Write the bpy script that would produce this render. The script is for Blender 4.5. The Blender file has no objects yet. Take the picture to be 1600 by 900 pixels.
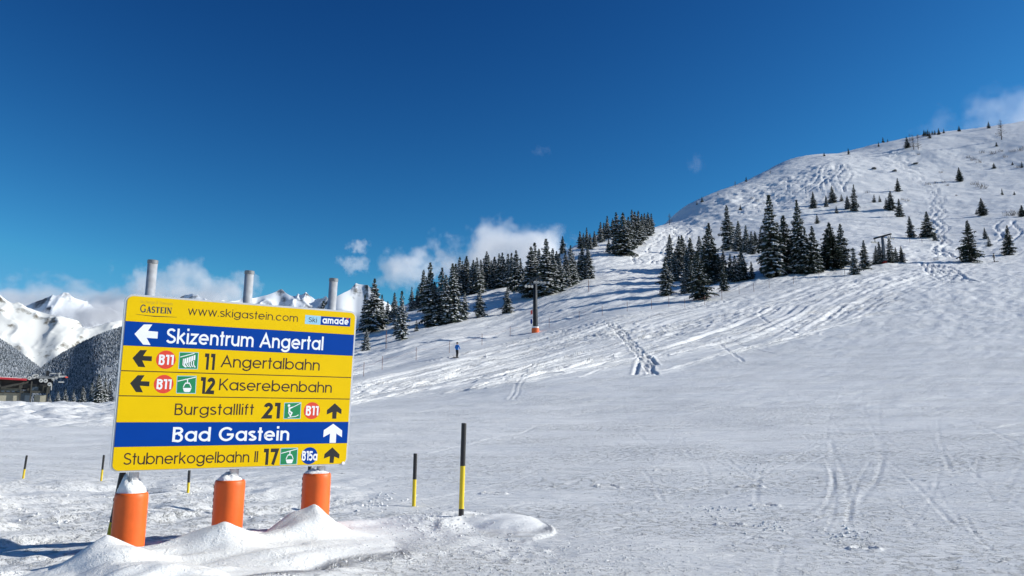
import bpy, bmesh, math, random
import numpy as np
from mathutils import Vector, Matrix

# ------------------------------------------------------------------ camera, sky, sun, exposure
SC = bpy.context.scene
COL = SC.collection
FPX = 1256.0                       # focal length in pixels of the 1600 px wide photograph
PITCH = math.atan(205 / 1256.0)
CAMH = 1.6
SUN_AZ = math.radians(86)          # clockwise from the view direction (+Y)
SUN_EL = math.radians(24)

cam = bpy.data.cameras.new("camera"); camo = bpy.data.objects.new("camera", cam)
COL.objects.link(camo); SC.camera = camo
camo.location = (0, 0, CAMH)
camo.rotation_euler = (math.pi / 2 + PITCH, 0, 0)
cam.sensor_width = 36; cam.lens = 36 * FPX / 1600
cam.clip_start = 0.1; cam.clip_end = 60000

W = bpy.data.worlds.new("World"); SC.world = W; W.use_nodes = True
wn = W.node_tree.nodes; wl = W.node_tree.links
sky = wn.new("ShaderNodeTexSky"); sky.sky_type = 'NISHITA'; sky.sun_disc = False
sky.sun_elevation = SUN_EL; sky.sun_rotation = SUN_AZ
sky.altitude = 2000; sky.air_density = 1.15; sky.dust_density = 0.55; sky.ozone_density = 6.0
# the camera's contrast curve on the clear sky: deep blue overhead, capped near the physical sky
sep = wn.new("ShaderNodeSeparateColor"); cmb = wn.new("ShaderNodeCombineColor"); wl.new(sky.outputs[0], sep.inputs[0])
for _i, (_k, _g) in enumerate(((.297, 2.5), (.416, 2.05), (.470, 1.6))):
    pw = wn.new("ShaderNodeMath"); pw.operation = 'POWER'; pw.inputs[1].default_value = _g; wl.new(sep.outputs[_i], pw.inputs[0])
    ml = wn.new("ShaderNodeMath"); ml.operation = 'MULTIPLY'; ml.inputs[1].default_value = _k; wl.new(pw.outputs[0], ml.inputs[0])
    m2 = wn.new("ShaderNodeMath"); m2.operation = 'MULTIPLY'; m2.inputs[1].default_value = 1.25; wl.new(sep.outputs[_i], m2.inputs[0])
    mn = wn.new("ShaderNodeMath"); mn.operation = 'MINIMUM'; wl.new(ml.outputs[0], mn.inputs[0]); wl.new(m2.outputs[0], mn.inputs[1]); wl.new(mn.outputs[0], cmb.inputs[_i])
wl.new(cmb.outputs[0], wn["Background"].inputs[0]); wn["Background"].inputs[1].default_value = 0.081

sun = bpy.data.lights.new("sun", 'SUN'); suno = bpy.data.objects.new("sun", sun); COL.objects.link(suno)
sun.energy = 4.7; sun.angle = math.radians(0.5); sun.color = (1.0, 0.985, 0.92)
sd = Vector((math.sin(SUN_AZ) * math.cos(SUN_EL), math.cos(SUN_AZ) * math.cos(SUN_EL), math.sin(SUN_EL)))
suno.rotation_euler = sd.to_track_quat('Z', 'Y').to_euler(); suno.location = sd * 50

vs = SC.view_settings
vs.view_transform = 'Standard'; vs.look = 'None'; vs.gamma = 1; vs.exposure = 0.24; vs.use_curve_mapping = False
SC.render.engine = 'CYCLES'; SC.cycles.use_denoising = True
SC.cycles.max_bounces = 8; SC.cycles.volume_bounces = 3

# ------------------------------------------------------------------ helpers
rng = random.Random(5)
NP = np.random.RandomState(7)
_c, _s = math.cos(PITCH), math.sin(PITCH)

def ray(px, py):
    up = 450 - py
    return px - 800.0, FPX * _c - up * _s, FPX * _s + up * _c
def azte(px, py):
    x, y, z = ray(px, py)
    return math.atan2(x, y), z / math.hypot(x, y)
def proj(x, y, z):
    z = z - CAMH
    d = np.maximum(y * _c + z * _s, 1e-3); u = -y * _s + z * _c
    return 800 + FPX * x / d, 450 - FPX * u / d
def tag(o, label=None, cat=None, group=None, kind=None):
    if label: o["label"] = label
    if cat: o["category"] = cat
    if group: o["group"] = group
    if kind: o["kind"] = kind
    return o
def link(name, me, mats=(), parent=None, smooth=False):
    o = bpy.data.objects.new(name, me); COL.objects.link(o)
    for m in mats if isinstance(mats, (list, tuple)) else [mats]: me.materials.append(m)
    if parent is not None: o.parent = parent
    if smooth: me.polygons.foreach_set("use_smooth", [True] * len(me.polygons))
    return o
def pydata(name, V, F, mats=(), parent=None, smooth=False):
    me = bpy.data.meshes.new(name); me.from_pydata(V, [], F); me.update()
    return link(name, me, mats, parent, smooth)
def gridmesh(name, X, Y, Z, mats, close=False, smooth=True):
    nr, nc = X.shape
    me = bpy.data.meshes.new(name)
    co = np.stack([X, Y, Z], -1).reshape(-1, 3).astype(np.float32)
    i = np.arange(nr - 1)[:, None]; j = np.arange(nc if close else nc - 1)[None, :]
    jn = (j + 1) % nc
    q = np.stack([i * nc + j, i * nc + jn, (i + 1) * nc + jn, (i + 1) * nc + j], -1).reshape(-1, 4)
    me.vertices.add(len(co)); me.vertices.foreach_set("co", co.ravel())
    me.loops.add(q.size); me.loops.foreach_set("vertex_index", q.ravel().astype(np.int32))
    me.polygons.add(len(q)); me.polygons.foreach_set("loop_start", np.arange(0, q.size, 4, dtype=np.int32))
    me.polygons.foreach_set("use_smooth", np.full(len(q), smooth))
    me.update(calc_edges=True); me.validate()
    return link(name, me, mats)
def empty(name, loc=(0, 0, 0)):
    o = bpy.data.objects.new(name, None); COL.objects.link(o); o.location = loc
    return o

class MB:
    def __init__(self): self.V = []; self.F = []
    def add(self, V, F):
        n = len(self.V); self.V += [tuple(v) for v in V]; self.F += [tuple(i + n for i in f) for f in F]
    def box(self, c, size, M=None):
        V = [Vector((sx * size[0] / 2, sy * size[1] / 2, sz * size[2] / 2)) for sx in (-1, 1) for sy in (-1, 1) for sz in (-1, 1)]
        if M: V = [M @ v for v in V]
        V = [v + Vector(c) for v in V]
        self.add(V, [(0, 1, 3, 2), (4, 6, 7, 5), (0, 4, 5, 1), (2, 3, 7, 6), (0, 2, 6, 4), (1, 5, 7, 3)])
    def tube(self, pts, rad, n=10, caps=True):
        pts = [Vector(p) for p in pts]
        if not isinstance(rad, (list, tuple)): rad = [rad] * len(pts)
        V = []
        for k, p in enumerate(pts):
            t = (pts[min(k + 1, len(pts) - 1)] - pts[max(k - 1, 0)]).normalized()
            a = t.orthogonal().normalized() if abs(t.z) < .9 else Vector((1, 0, 0)) - t * t.x
            a.normalize(); b = t.cross(a)
            V += [p + (a * math.cos(2 * math.pi * i / n) + b * math.sin(2 * math.pi * i / n)) * rad[k] for i in range(n)]
        F = [(k * n + i, k * n + (i + 1) % n, (k + 1) * n + (i + 1) % n, (k + 1) * n + i) for k in range(len(pts) - 1) for i in range(n)]
        if caps:
            F.append(tuple(range(n - 1, -1, -1))); F.append(tuple(range((len(pts) - 1) * n, len(pts) * n)))
        self.add(V, F)
    def build(self, name, mat, parent=None, smooth=False):
        return pydata(name, self.V, self.F, mat, parent, smooth)

# numpy noise ------------------------------------------------------
def _hash(ix, iy, seed):
    h = (ix.astype(np.int64) * 374761393 + iy.astype(np.int64) * 668265263 + seed * 1442695041) & 0xffffffff
    h = ((h ^ (h >> 13)) * 1274126177) & 0xffffffff
    return ((h ^ (h >> 16)) & 0xffff) / 65535.0
def vnoise(x, y, seed=0):
    ix = np.floor(x); iy = np.floor(y); fx = x - ix; fy = y - iy
    fx = fx * fx * fx * (fx * (fx * 6 - 15) + 10); fy = fy * fy * fy * (fy * (fy * 6 - 15) + 10)
    a = _hash(ix, iy, seed); b = _hash(ix + 1, iy, seed); c = _hash(ix, iy + 1, seed); d = _hash(ix + 1, iy + 1, seed)
    return (a + (b - a) * fx) * (1 - fy) + (c + (d - c) * fx) * fy - 0.5
def fbm(x, y, o=4, seed=0, g=0.5):
    s = 0; a = 1.0
    for k in range(o):
        s = s + a * vnoise(x * 2 ** k + 17.3 * k, y * 2 ** k - 9.1 * k, seed + k); a *= g
    return s
def ridged(x, y, o=5, seed=0):
    s = 0; a = 1.0; w = 1.0
    for k in range(o):
        n = 1 - np.abs(2 * vnoise(x * 2 ** k + 3.7 * k, y * 2 ** k, seed + k)); n = n * n * w
        s = s + a * n; a *= .5; w = np.clip(n * 1.5, 0, 1)
    return s
def sstep(a, b, x):
    t = np.clip((x - a) / (b - a), 0, 1); return t * t * (3 - 2 * t)

# ------------------------------------------------------------------ materials
def new_mat(name):
    m = bpy.data.materials.new(name); m.use_nodes = True
    return m, m.node_tree.nodes, m.node_tree.links, m.node_tree.nodes["Principled BSDF"]
def plain(name, col, rough=.6, metal=0.0, noise=0.08, scale=8, bump=0.0, spec=.5):
    m, n, l, b = new_mat(name)
    tc = n.new("ShaderNodeTexCoord"); nt = n.new("ShaderNodeTexNoise"); nt.inputs["Scale"].default_value = scale; nt.inputs["Detail"].default_value = 5
    l.new(tc.outputs["Object"], nt.inputs["Vector"])
    mr = n.new("ShaderNodeMapRange"); mr.inputs[1].default_value = .25; mr.inputs[2].default_value = .75
    mr.inputs[3].default_value = 1 - noise; mr.inputs[4].default_value = 1 + noise
    l.new(nt.outputs["Fac"], mr.inputs[0])
    mx = n.new("ShaderNodeMix"); mx.data_type = 'RGBA'; mx.blend_type = 'MULTIPLY'; mx.inputs[0].default_value = 1
    mx.inputs[6].default_value = (*col, 1); l.new(mr.outputs[0], mx.inputs[7])
    l.new(mx.outputs[2], b.inputs["Base Color"])
    b.inputs["Roughness"].default_value = rough; b.inputs["Metallic"].default_value = metal; b.inputs["Specular IOR Level"].default_value = spec
    if bump:
        bp = n.new("ShaderNodeBump"); bp.inputs["Strength"].default_value = bump; bp.inputs["Distance"].default_value = .02
        l.new(nt.outputs["Fac"], bp.inputs["Height"]); l.new(bp.outputs[0], b.inputs["Normal"])
    return m
def snow_mat(name, ground=False, col=(.89, .885, .865)):
    m, n, l, b = new_mat(name)
    b.inputs["Base Color"].default_value = (*col, 1); b.inputs["Roughness"].default_value = .55; b.inputs["Specular IOR Level"].default_value = .25
    geo = n.new("ShaderNodeNewGeometry")
    def nz(scale, vec=(1, 1, 1), rot=0, detail=4, rough=.6):
        mp = n.new("ShaderNodeMapping"); mp.inputs["Scale"].default_value = vec; mp.inputs["Rotation"].default_value = (0, 0, rot)
        l.new(geo.outputs["Position"], mp.inputs["Vector"])
        t = n.new("ShaderNodeTexNoise"); t.inputs["Scale"].default_value = scale; t.inputs["Detail"].default_value = detail; t.inputs["Roughness"].default_value = rough
        l.new(mp.outputs[0], t.inputs["Vector"]); return t.outputs["Fac"]
    last = None
    def bump(h, dist, strength=1.0):
        nonlocal last
        bp = n.new("ShaderNodeBump"); bp.inputs["Distance"].default_value = dist; bp.inputs["Strength"].default_value = strength
        l.new(h, bp.inputs["Height"])
        if last: l.new(last, bp.inputs["Normal"])
        last = bp.outputs[0]
    if ground:
        # wind-packed grain, long scraped streaks, clods and pits; smoother on the wind drifts ("rough" attribute)
        at_ = n.new("ShaderNodeAttribute"); at_.attribute_name = "rough"
        def mul(a, b):
            m_ = n.new("ShaderNodeMath"); m_.operation = 'MULTIPLY'; l.new(a, m_.inputs[0]); l.new(b, m_.inputs[1]); return m_.outputs[0]
        def rng_(a, lo, hi):
            m_ = n.new("ShaderNodeMapRange"); m_.inputs[1].default_value = lo; m_.inputs[2].default_value = hi; l.new(a, m_.inputs[0]); return m_.outputs[0]
        bump(nz(30, detail=5, rough=.75), .008)
        bump(mul(nz(.9, (.30, 1, 1), math.radians(-8), 5, .6), at_.outputs["Fac"]), .22)
        bump(mul(nz(3.4, (.20, 1, 1), math.radians(-10), 7, .72), at_.outputs["Fac"]), .095)
        patch = mul(rng_(nz(.30, (.6, 1, 1), .2, 4), .40, .62), at_.outputs["Fac"])
        bump(mul(patch, rng_(nz(8, detail=5, rough=.7), .52, .78)), .075)
        bump(mul(at_.outputs["Fac"], rng_(nz(5.5, (.7, 1, 1), .4, 3, .6), .66, .74)), .05)
    else:
        bump(nz(14, detail=5, rough=.7), .02)
    l.new(last, b.inputs["Normal"])
    return m
M = {}
M['ground'] = snow_mat('snow_ground', True)
M['snow'] = snow_mat('snow_lump')
M['treesnow'] = snow_mat('tree_snow', col=(.74, .75, .76))
M['needle'] = plain('spruce_needles', (.040, .055, .040), .8, noise=.45, scale=1.3, spec=.2)
M['bark'] = plain('bark', (.06, .045, .035), .9, noise=.3, scale=3)
M['twig'] = plain('twig', (.13, .095, .07), .9, noise=.3, scale=3)
M['yellow'] = plain('sign_yellow', (.77, .50, .001), .5, noise=.03, scale=3, spec=.12)
M['blue'] = plain('sign_blue', (.0005, .046, .29), .55, noise=.04, scale=3, spec=.08)
M['black'] = plain('sign_black', (.012, .011, .010), .5, noise=.1)
M['brown'] = plain('sign_brown', (.030, .009, .004), .5, noise=.1)
M['white'] = plain('sign_white', (.82, .83, .84), .45, noise=.03)
M['red'] = plain('sign_red', (.70, .055, .025), .45, noise=.04)
M['green'] = plain('sign_green', (.006, .22, .075), .45, noise=.04)
M['paleblue'] = plain('sign_pale_blue', (.30, .56, .72), .45, noise=.03)
M['tagline'] = plain('sign_faded', (.58, .40, .03), .5, noise=.1)
M['alu'] = plain('aluminium_frame', (.58, .59, .60), .45, .35, noise=.08, scale=6)
M['galv'] = plain('galvanised_steel', (.52, .53, .54), .42, .25, noise=.22, scale=14, bump=.1)
M['cap'] = plain('grey_cap', (.20, .21, .22), .6, .3)
M['orange'] = plain('orange_padding', (.80, .125, .012), .48, noise=.10, scale=5, bump=.25, spec=.45)
M['pole_black'] = plain('pole_black', (.016, .015, .015), .5)
M['pole_yellow'] = plain('pole_yellow', (.74, .53, .01), .5, noise=.1)
M['steel_dark'] = plain('dark_steel', (.018, .019, .022), .6, .3, noise=.25, scale=2)
M['steel_mid'] = plain('grey_steel', (.22, .23, .24), .6, .3, noise=.2)
M['wheel'] = plain('sheave', (.42, .42, .40), .6, noise=.15)
M['rock'] = plain('rock', (.10, .095, .09), .9, noise=.35, scale=.6)
M['concrete'] = plain('concrete', (.34, .32, .25), .9, noise=.2, scale=2)
M['timber'] = plain('dark_timber', (.045, .045, .038), .85, noise=.3, scale=2)
M['roofred'] = plain('red_sheet', (.42, .02, .03), .5, noise=.2, scale=1)
M['glass'] = plain('window_glass', (.05, .07, .10), .1, noise=.1)
M['jacket'] = plain('blue_jacket', (.008, .19, .60), .7, noise=.15)
M['trousers'] = plain('dark_trousers', (.015, .015, .018), .8)
M['skin'] = plain('skin', (.55, .33, .24), .6)
M['rope'] = plain('rope', (.16, .07, .06), .8)
M['fencepost'] = plain('fence_post', (.20, .08, .06), .7)

# ------------------------------------------------------------------ terrain of the ski hill
CP = []     # (pixel x, pixel y, horizontal distance)
def col(px, *pr):
    for py, r in pr: CP.append((px, py, r))
col(-350, (900, 8.4), (780, 16), (722, 30), (672, 60), (652, 78), (634, 92), (638, 125), (644, 190))
col(0, (900, 8.4), (780, 16.2), (722, 30), (668, 60), (650, 73), (632, 86), (635, 120), (640, 180))
col(170, (900, 8.4), (782, 16), (722, 30), (668, 58), (650, 71), (634, 84), (635, 120), (640, 180))
col(330, (900, 8.4), (790, 15), (715, 30), (662, 55), (636, 74), (612, 95), (612, 130), (620, 190))
col(470, (900, 8.3), (800, 14), (690, 29), (655, 46), (622, 68), (592, 92), (572, 112), (560, 140), (562, 190))
col(560, (900, 8.3), (800, 13.8), (690, 28), (655, 42), (622, 63), (590, 86), (566, 106), (546, 125), (524, 150), (512, 172), (512, 200))
col(700, (900, 8.3), (810, 13), (690, 27), (655, 40), (612, 62), (560, 92), (522, 122), (503, 142), (472, 172), (455, 195), (455, 215))
col(800, (900, 8.3), (690, 26.5), (655, 39), (602, 61), (560, 86), (523, 116), (493, 140), (462, 165), (444, 190), (440, 205), (443, 230))
col(880, (655, 38.5), (600, 59), (550, 86), (500, 124), (462, 150), (440, 170), (395, 226), (392, 236), (396, 260))
col(945, (900, 8.3), (690, 26), (655, 38), (600, 58), (550, 83), (500, 113), (470, 138), (438, 165), (405, 200), (382, 235), (367, 262), (366, 275), (372, 300))
col(1065, (655, 37), (600, 56), (550, 79), (500, 107), (468, 132), (442, 160), (405, 215), (370, 270), (338, 330), (330, 345), (336, 380))
col(1200, (900, 8.3), (700, 24), (655, 36), (550, 76), (500, 101), (452, 138), (430, 158), (395, 215), (345, 285), (318, 325), (268, 405), (266, 425), (275, 470))
col(1320, (655, 35.5), (550, 75), (500, 99), (450, 133), (421, 165), (385, 218), (328, 300), (290, 350), (239, 440), (238, 460), (245, 520))
col(1440, (900, 8.3), (700, 23.5), (655, 35), (550, 74), (500, 98), (450, 129), (413, 180), (374, 240), (330, 305), (290, 360), (240, 432), (214, 475), (213, 500), (222, 560))
col(1560, (655, 35), (550, 74), (480, 109), (430, 150), (407, 195), (360, 255), (310, 330), (250, 420), (197, 495), (196, 520), (206, 580))
col(1750, (900, 8.3), (700, 23), (655, 34.5), (550, 74), (480, 109), (430, 148), (400, 195), (350, 260), (240, 420), (172, 510), (172, 540), (180, 600))
col(2000, (900, 8.5), (700, 23), (655, 34.5), (550, 75), (480, 112), (420, 160), (340, 270), (230, 430), (160, 520), (160, 560))

P_az, P_lr, P_s = [], [], []
for px, py, r in CP:
    a, t = azte(px, py)
    if r < 12: t = -CAMH / r
    P_az.append(a); P_lr.append(math.log(r)); P_s.append(t + CAMH / r)
for a in np.linspace(-.75, .75, 9):
    for r in (1.2, 3.5, 6): P_az.append(a); P_lr.append(math.log(r)); P_s.append(0.0)
# beyond the skylines the hill falls away
for px, s, r in ((-350, -.06, 320), (0, -.06, 320), (170, -.06, 320), (330, -.05, 320), (470, -.02, 330), (560, .01, 330), (700, .05, 340), (800, .06, 340),
                 (880, .08, 360), (945, .09, 400), (1065, .12, 500), (1200, .17, 600), (1320, .19, 660), (1440, .21, 700), (1560, .23, 720), (1750, .24, 740), (2000, .24, 740)):
    P_az.append(azte(px, 450)[0]); P_lr.append(math.log(r)); P_s.append(s)
for a in np.linspace(-.6, .75, 9): P_az.append(a); P_lr.append(math.log(1000)); P_s.append(-.1 + .1 * max(0, a))
P_az = np.array(P_az) * 2.2; P_lr = np.array(P_lr); P_s = np.array(P_s)
def _tps(d2): return np.where(d2 > 1e-12, .5 * d2 * np.log(np.maximum(d2, 1e-12)), 0)
_n = len(P_s)
_A = np.zeros((_n + 3, _n + 3)); _A[:_n, :_n] = _tps((P_az[:, None] - P_az) ** 2 + (P_lr[:, None] - P_lr) ** 2) + np.eye(_n) * 2e-4
_A[:_n, _n] = 1; _A[:_n, _n + 1] = P_az; _A[:_n, _n + 2] = P_lr; _A[_n:, :_n] = _A[:_n, _n:].T
_w = np.linalg.solve(_A, np.concatenate([P_s, [0, 0, 0]]))
CA = np.linspace(-.70, .76, 170); CL = np.linspace(0.0, math.log(1000), 260)
_ga, _gl = np.meshgrid(CA * 2.2, CL)
S_GRID = _w[_n] + _w[_n + 1] * _ga + _w[_n + 2] * _gl
for k in range(_n): S_GRID += _w[k] * _tps((_ga - P_az[k]) ** 2 + (_gl - P_lr[k]) ** 2)

def base_s(az, lr):
    a = np.clip(az, CA[0], CA[-1]); q = np.clip(lr, CL[0], CL[-1])
    fi = (q - CL[0]) / (CL[1] - CL[0]); fj = (a - CA[0]) / (CA[1] - CA[0])
    i = np.clip(fi.astype(int), 0, len(CL) - 2); j = np.clip(fj.astype(int), 0, len(CA) - 2)
    fi = fi - i; fj = fj - j
    v = S_GRID[i, j] * (1 - fi) * (1 - fj) + S_GRID[i + 1, j] * fi * (1 - fj) + S_GRID[i, j + 1] * (1 - fi) * fj + S_GRID[i + 1, j + 1] * fi * fj
    over = np.maximum(np.maximum(az - CA[-1], CA[0] - az), 0)      # behind the field of view the slope fades out
    return v * (1 - .97 * sstep(0, 1.6, over))

# mesh grid: polar, densest where the slope is seen
NR, NA = 1300, 820
_u = np.linspace(0, 1, NR)
LR = np.interp(_u, [0, .013, .08, .37, .77, .95, 1], [math.log(.6), math.log(3), math.log(7.2), math.log(40), math.log(230), math.log(520), math.log(1000)])
dense = np.linspace(-.66, .70, NA - 80)
side = np.linspace(.70, 2 * math.pi - .66, 82)[1:-1]
AZ = np.concatenate([dense, side])
LRg, AZg = np.meshgrid(LR, AZ, indexing='ij')
Rg = np.exp(LRg); GX = Rg * np.sin(AZg); GY = Rg * np.cos(AZg)
AZw = np.where(AZg > math.pi, AZg - 2 * math.pi, AZg)
GZ = base_s(AZw, LRg) * Rg
ND = len(dense)
PX, PY = proj(GX, GY, GZ); PX = np.where(GY > .3 * Rg, PX, 9e3)

def hit(px, py, rmax=900):
    """first point of the slope met by the sight line through a pixel"""
    a, t = azte(px, py)
    lr = np.linspace(math.log(4), math.log(rmax), 4000)
    s = base_s(np.full_like(lr, a), lr); g = s - CAMH / np.exp(lr) - t
    k = np.argmax(g >= 0)
    if g[k] < 0: k = int(np.argmax(g))
    r = math.exp(lr[k])
    return Vector((r * math.sin(a), r * math.cos(a), float(s[k] * r)))
def at(px, r):
    a = azte(px, 500)[0]; return Vector((r * math.sin(a), r * math.cos(a), 0))
def zat(x, y):
    """height of the finished terrain mesh"""
    r = math.hypot(x, y); a = math.atan2(x, y)
    fi = np.interp(math.log(r), LR, np.arange(NR)); fj = np.interp(a, dense, np.arange(ND))
    i = min(int(fi), NR - 2); j = min(int(fj), ND - 2); fi -= i; fj -= j
    return float(GZ[i, j] * (1 - fi) * (1 - fj) + GZ[i + 1, j] * fi * (1 - fj) + GZ[i, j + 1] * (1 - fi) * fj + GZ[i + 1, j + 1] * fi * fj)

# --- relief
D = np.zeros_like(GZ)
far = sstep(120, 260, Rg)
D += fbm(GX / 30, GY / 30, 4, 3) * (.15 * sstep(25, 70, Rg) + 1.1 * far)
D += fbm(GX / 6, GY / 6, 4, 9) * (.05 * sstep(6, 30, Rg) + .22 * far)
D += fbm(GX / 2.2, GY / 2.2, 4, 13, .65) * (.05 * sstep(60, 120, Rg) + .14 * far)
D += fbm(GX / 1.3, GY / 1.3, 3, 19) * .016

# lift-side strip of parallel ski tracks
low = np.interp(PX, [500, 555, 800, 1030, 1200, 1330, 1460, 1640], [640, 633, 604, 588, 548, 505, 455, 405])
upp = np.interp(PX, [500, 560, 700, 840, 940, 1100, 1330, 1460, 1640], [612, 592, 552, 520, 492, 467, 428, 414, 398])
inb = sstep(0, 10, PY - upp) * sstep(-8, 34, low - PY) * (PX > 480) * (PX < 1700) * (Rg > 45) * (Rg < 230)
ldir = np.array([.66, .75]); ldir /= np.linalg.norm(ldir)
al = GX * ldir[0] + GY * ldir[1]; ac = GX * ldir[1] - GY * ldir[0]
acw = ac + fbm(al / 40, ac / 30, 2, 31) * 5 + fbm(al / 9, ac / 9, 2, 32) * .5
trk = np.abs(vnoise(acw / 1.2, al / 70, 41)) * 1.3 + np.abs(vnoise(acw / .66 + 9, al / 45, 42)) * 1.3 + np.abs(vnoise(acw / .42 + 3, al / 26, 43)) * .9
D += inb * (trk - .9) * .33
D += inb * fbm(al / 1.6, ac / .6, 3, 45, .7) * .16 * sstep(.05, .3, vnoise(al / 14, ac / 8, 46) + .1)
# rougher, choppy ground beside the piste on the right and faint scraped waves on the piste itself
chop = sstep(600, 430, PY) * sstep(1080, 1300, PX) * (PX < 1700) * (Rg > 45) * (Rg < 230)
D += chop * (fbm(al / 3.5, ac / 1.4, 4, 51, .6) * .15 + fbm(al / 1.6, ac / .7, 3, 52, .65) * .09)
pist = (1 - inb) * sstep(9, 18, Rg) * sstep(230, 120, Rg)
D += pist * (fbm(GX / 9, GY / 2.6, 4, 55) * .10 + fbm(al / 5, ac / .9, 3, 57, .6) * .035 * sstep(20, 45, Rg))
# off-piste between fence and trees
offp = sstep(0, 8, upp - PY) * sstep(250, 200, Rg) * (Rg > 60)
D += offp * (fbm(al / 9, ac / 1.6, 4, 61, .62) * .34)
# wind-drifted, trampled edge on the left front
left = sstep(640, 480, PX) * sstep(730, 770, PY) * (PX > -600) * (PX < 2000) * (Rg > 5)
ru = GX * .80 + GY * .60; rv = GX * .60 - GY * .80
D += left * (fbm(ru / 2.6, rv / .75, 4, 71) * .20 + np.maximum(fbm(ru / 1.0 + 5, rv / .6, 3, 72), 0) * .16)
# embankment on the far left: lumpy crest
emb = sstep(672, 655, PY) * (PX < 420) * sstep(50, 62, Rg) * sstep(120, 95, Rg) * (PX > -900)
D += emb * (np.abs(fbm(GX / 3.2, GY / 3.2, 4, 81)) * .7 - .25)
# rough mound face on the upper hill
rough = np.exp(-((PX - 1170) / 110) ** 2 - ((PY - 310) / 36) ** 2) + np.exp(-((PX - 1280) / 70) ** 2 - ((PY - 268) / 20) ** 2) + .8 * np.exp(-((PX - 1420) / 60) ** 2 - ((PY - 250) / 22) ** 2) + .7 * np.exp(-((PX - 1060) / 60) ** 2 - ((PY - 350) / 26) ** 2)
D += rough * (Rg > 220) * (Rg < 520) * (np.abs(fbm(GX / 9, GY / 9, 4, 91)) * 1.3 - .4 + fbm(GX / 2.6, GY / 2.6, 4, 93, .7) * .5) * sstep(0, 14, PY - np.interp(PX, [1000, 1066, 1122, 1166, 1204, 1287, 1380, 1600], [350, 338, 304, 282, 269, 241, 223, 190]))
# foreground banks around the sign: (pixel x, distance, height, left width, right width, depth)
SIGNC = Vector((-3.314, 10.0, 2.015)); YAW, TILT = 0.98138, 0.0838
SW, SH = 2.8385, 2.0322
def bank(x0, y0, h, wl, wr, wd, p=1.4):
    dx = GX - x0; dy = GY - y0
    d = np.sqrt((dx / np.where(dx < 0, wl, wr)) ** 2 + (dy / wd) ** 2)
    return h * np.maximum(1 - d, 0) ** p
def bump_line(pts, h, w, p=2.0):
    best = np.full(GX.shape, 1e9)
    for (x0, y0), (x1, y1) in zip(pts[:-1], pts[1:]):
        vx, vy = x1 - x0, y1 - y0; t = np.clip(((GX - x0) * vx + (GY - y0) * vy) / (vx * vx + vy * vy), 0, 1)
        best = np.minimum(best, np.hypot(GX - x0 - t * vx, GY - y0 - t * vy))
    return h * np.maximum(1 - (best / w) ** 2, 0) ** p
def gp(px, r):
    a = azte(px, 800)[0]; return (r * math.sin(a), r * math.cos(a))
near = Rg < 20
wx = fbm(GX / 1.1, GY / 1.1, 2, 111) * .30; wy = fbm(GX / 1.1 + 7, GY / 1.1, 2, 112) * .30
_gx, _gy = GX, GY; GX = GX + wx; GY = GY + wy
B = bump_line([gp(100, 8.8), gp(330, 9.5), gp(500, 10.3), gp(640, 11.5), gp(712, 12.0)], .15, 1.25, 1.1)
B = np.maximum(B, bump_line([gp(640, 11.5), gp(715, 12.05), gp(780, 11.75)], .19, .80, .8))
B += bump_line([gp(250, 8.2), gp(420, 8.9), gp(540, 9.7)], .08, .9, 1.4)
GX = _gx + wx * .7 + fbm(_gx / .35, _gy / .35, 2, 131) * .07; GY = _gy + wy * .7 + fbm(_gx / .35 + 4, _gy / .35, 2, 132) * .07
for mx_, mr_, mh, ml, mrr, md in ((486, 10.42, .34, .72, .50, .46), (344, 9.72, .26, .60, .46, .42), (164, 9.42, .20, .45, .46, .38)):
    x0, y0 = gp(mx_, mr_); B += bank(x0, y0, mh * .68, ml, mrr, md, 1.25) + bank(x0, y0, mh * .32, ml * 1.6, mrr * 2.4, md * 2.0, 2.0)
GX, GY = _gx, _gy
B += np.maximum(fbm(ru / 1.4, rv / .5, 3, 115), 0) * .05 * sstep(0, .1, B)
D += near * B
foot = np.exp(-((PX - 675) / 45) ** 2 - ((PY - 828) / 20) ** 2) + .7 * np.exp(-((PX - 800) / 90) ** 2 - ((PY - 862) / 22) ** 2)
D += near * foot * (fbm(GX / .30, GY / .30, 3, 101) * .07 - .02)

# --- single tracks pressed into the snow
def press(pts, width, depth, rim=.45):
    """pts: world xy polyline"""
    P = np.array(pts)
    rr = np.hypot(P[:, 0], P[:, 1]); aa = np.arctan2(P[:, 0], P[:, 1])
    m = 3 * width
    i0 = np.searchsorted(LR, math.log(max(rr.min() - m, .7))); i1 = np.searchsorted(LR, math.log(rr.max() + m))
    j0 = np.searchsorted(dense, aa.min() - m / rr.min()); j1 = np.searchsorted(dense, aa.max() + m / rr.min())
    if i1 - i0 < 2 or j1 - j0 < 2: return
    X = GX[i0:i1, j0:j1]; Y = GY[i0:i1, j0:j1]; best = np.full(X.shape, 1e9)
    for (x0, y0), (x1, y1) in zip(P[:-1], P[1:]):
        vx, vy = x1 - x0, y1 - y0; t = np.clip(((X - x0) * vx + (Y - y0) * vy) / (vx * vx + vy * vy + 1e-9), 0, 1)
        best = np.minimum(best, np.hypot(X - x0 - t * vx, Y - y0 - t * vy))
    q = best / width
    D[i0:i1, j0:j1] += -depth * np.exp(-(q * 1.25) ** 2) + depth * rim * np.exp(-((q - 1.5) * 1.6) ** 2)
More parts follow.
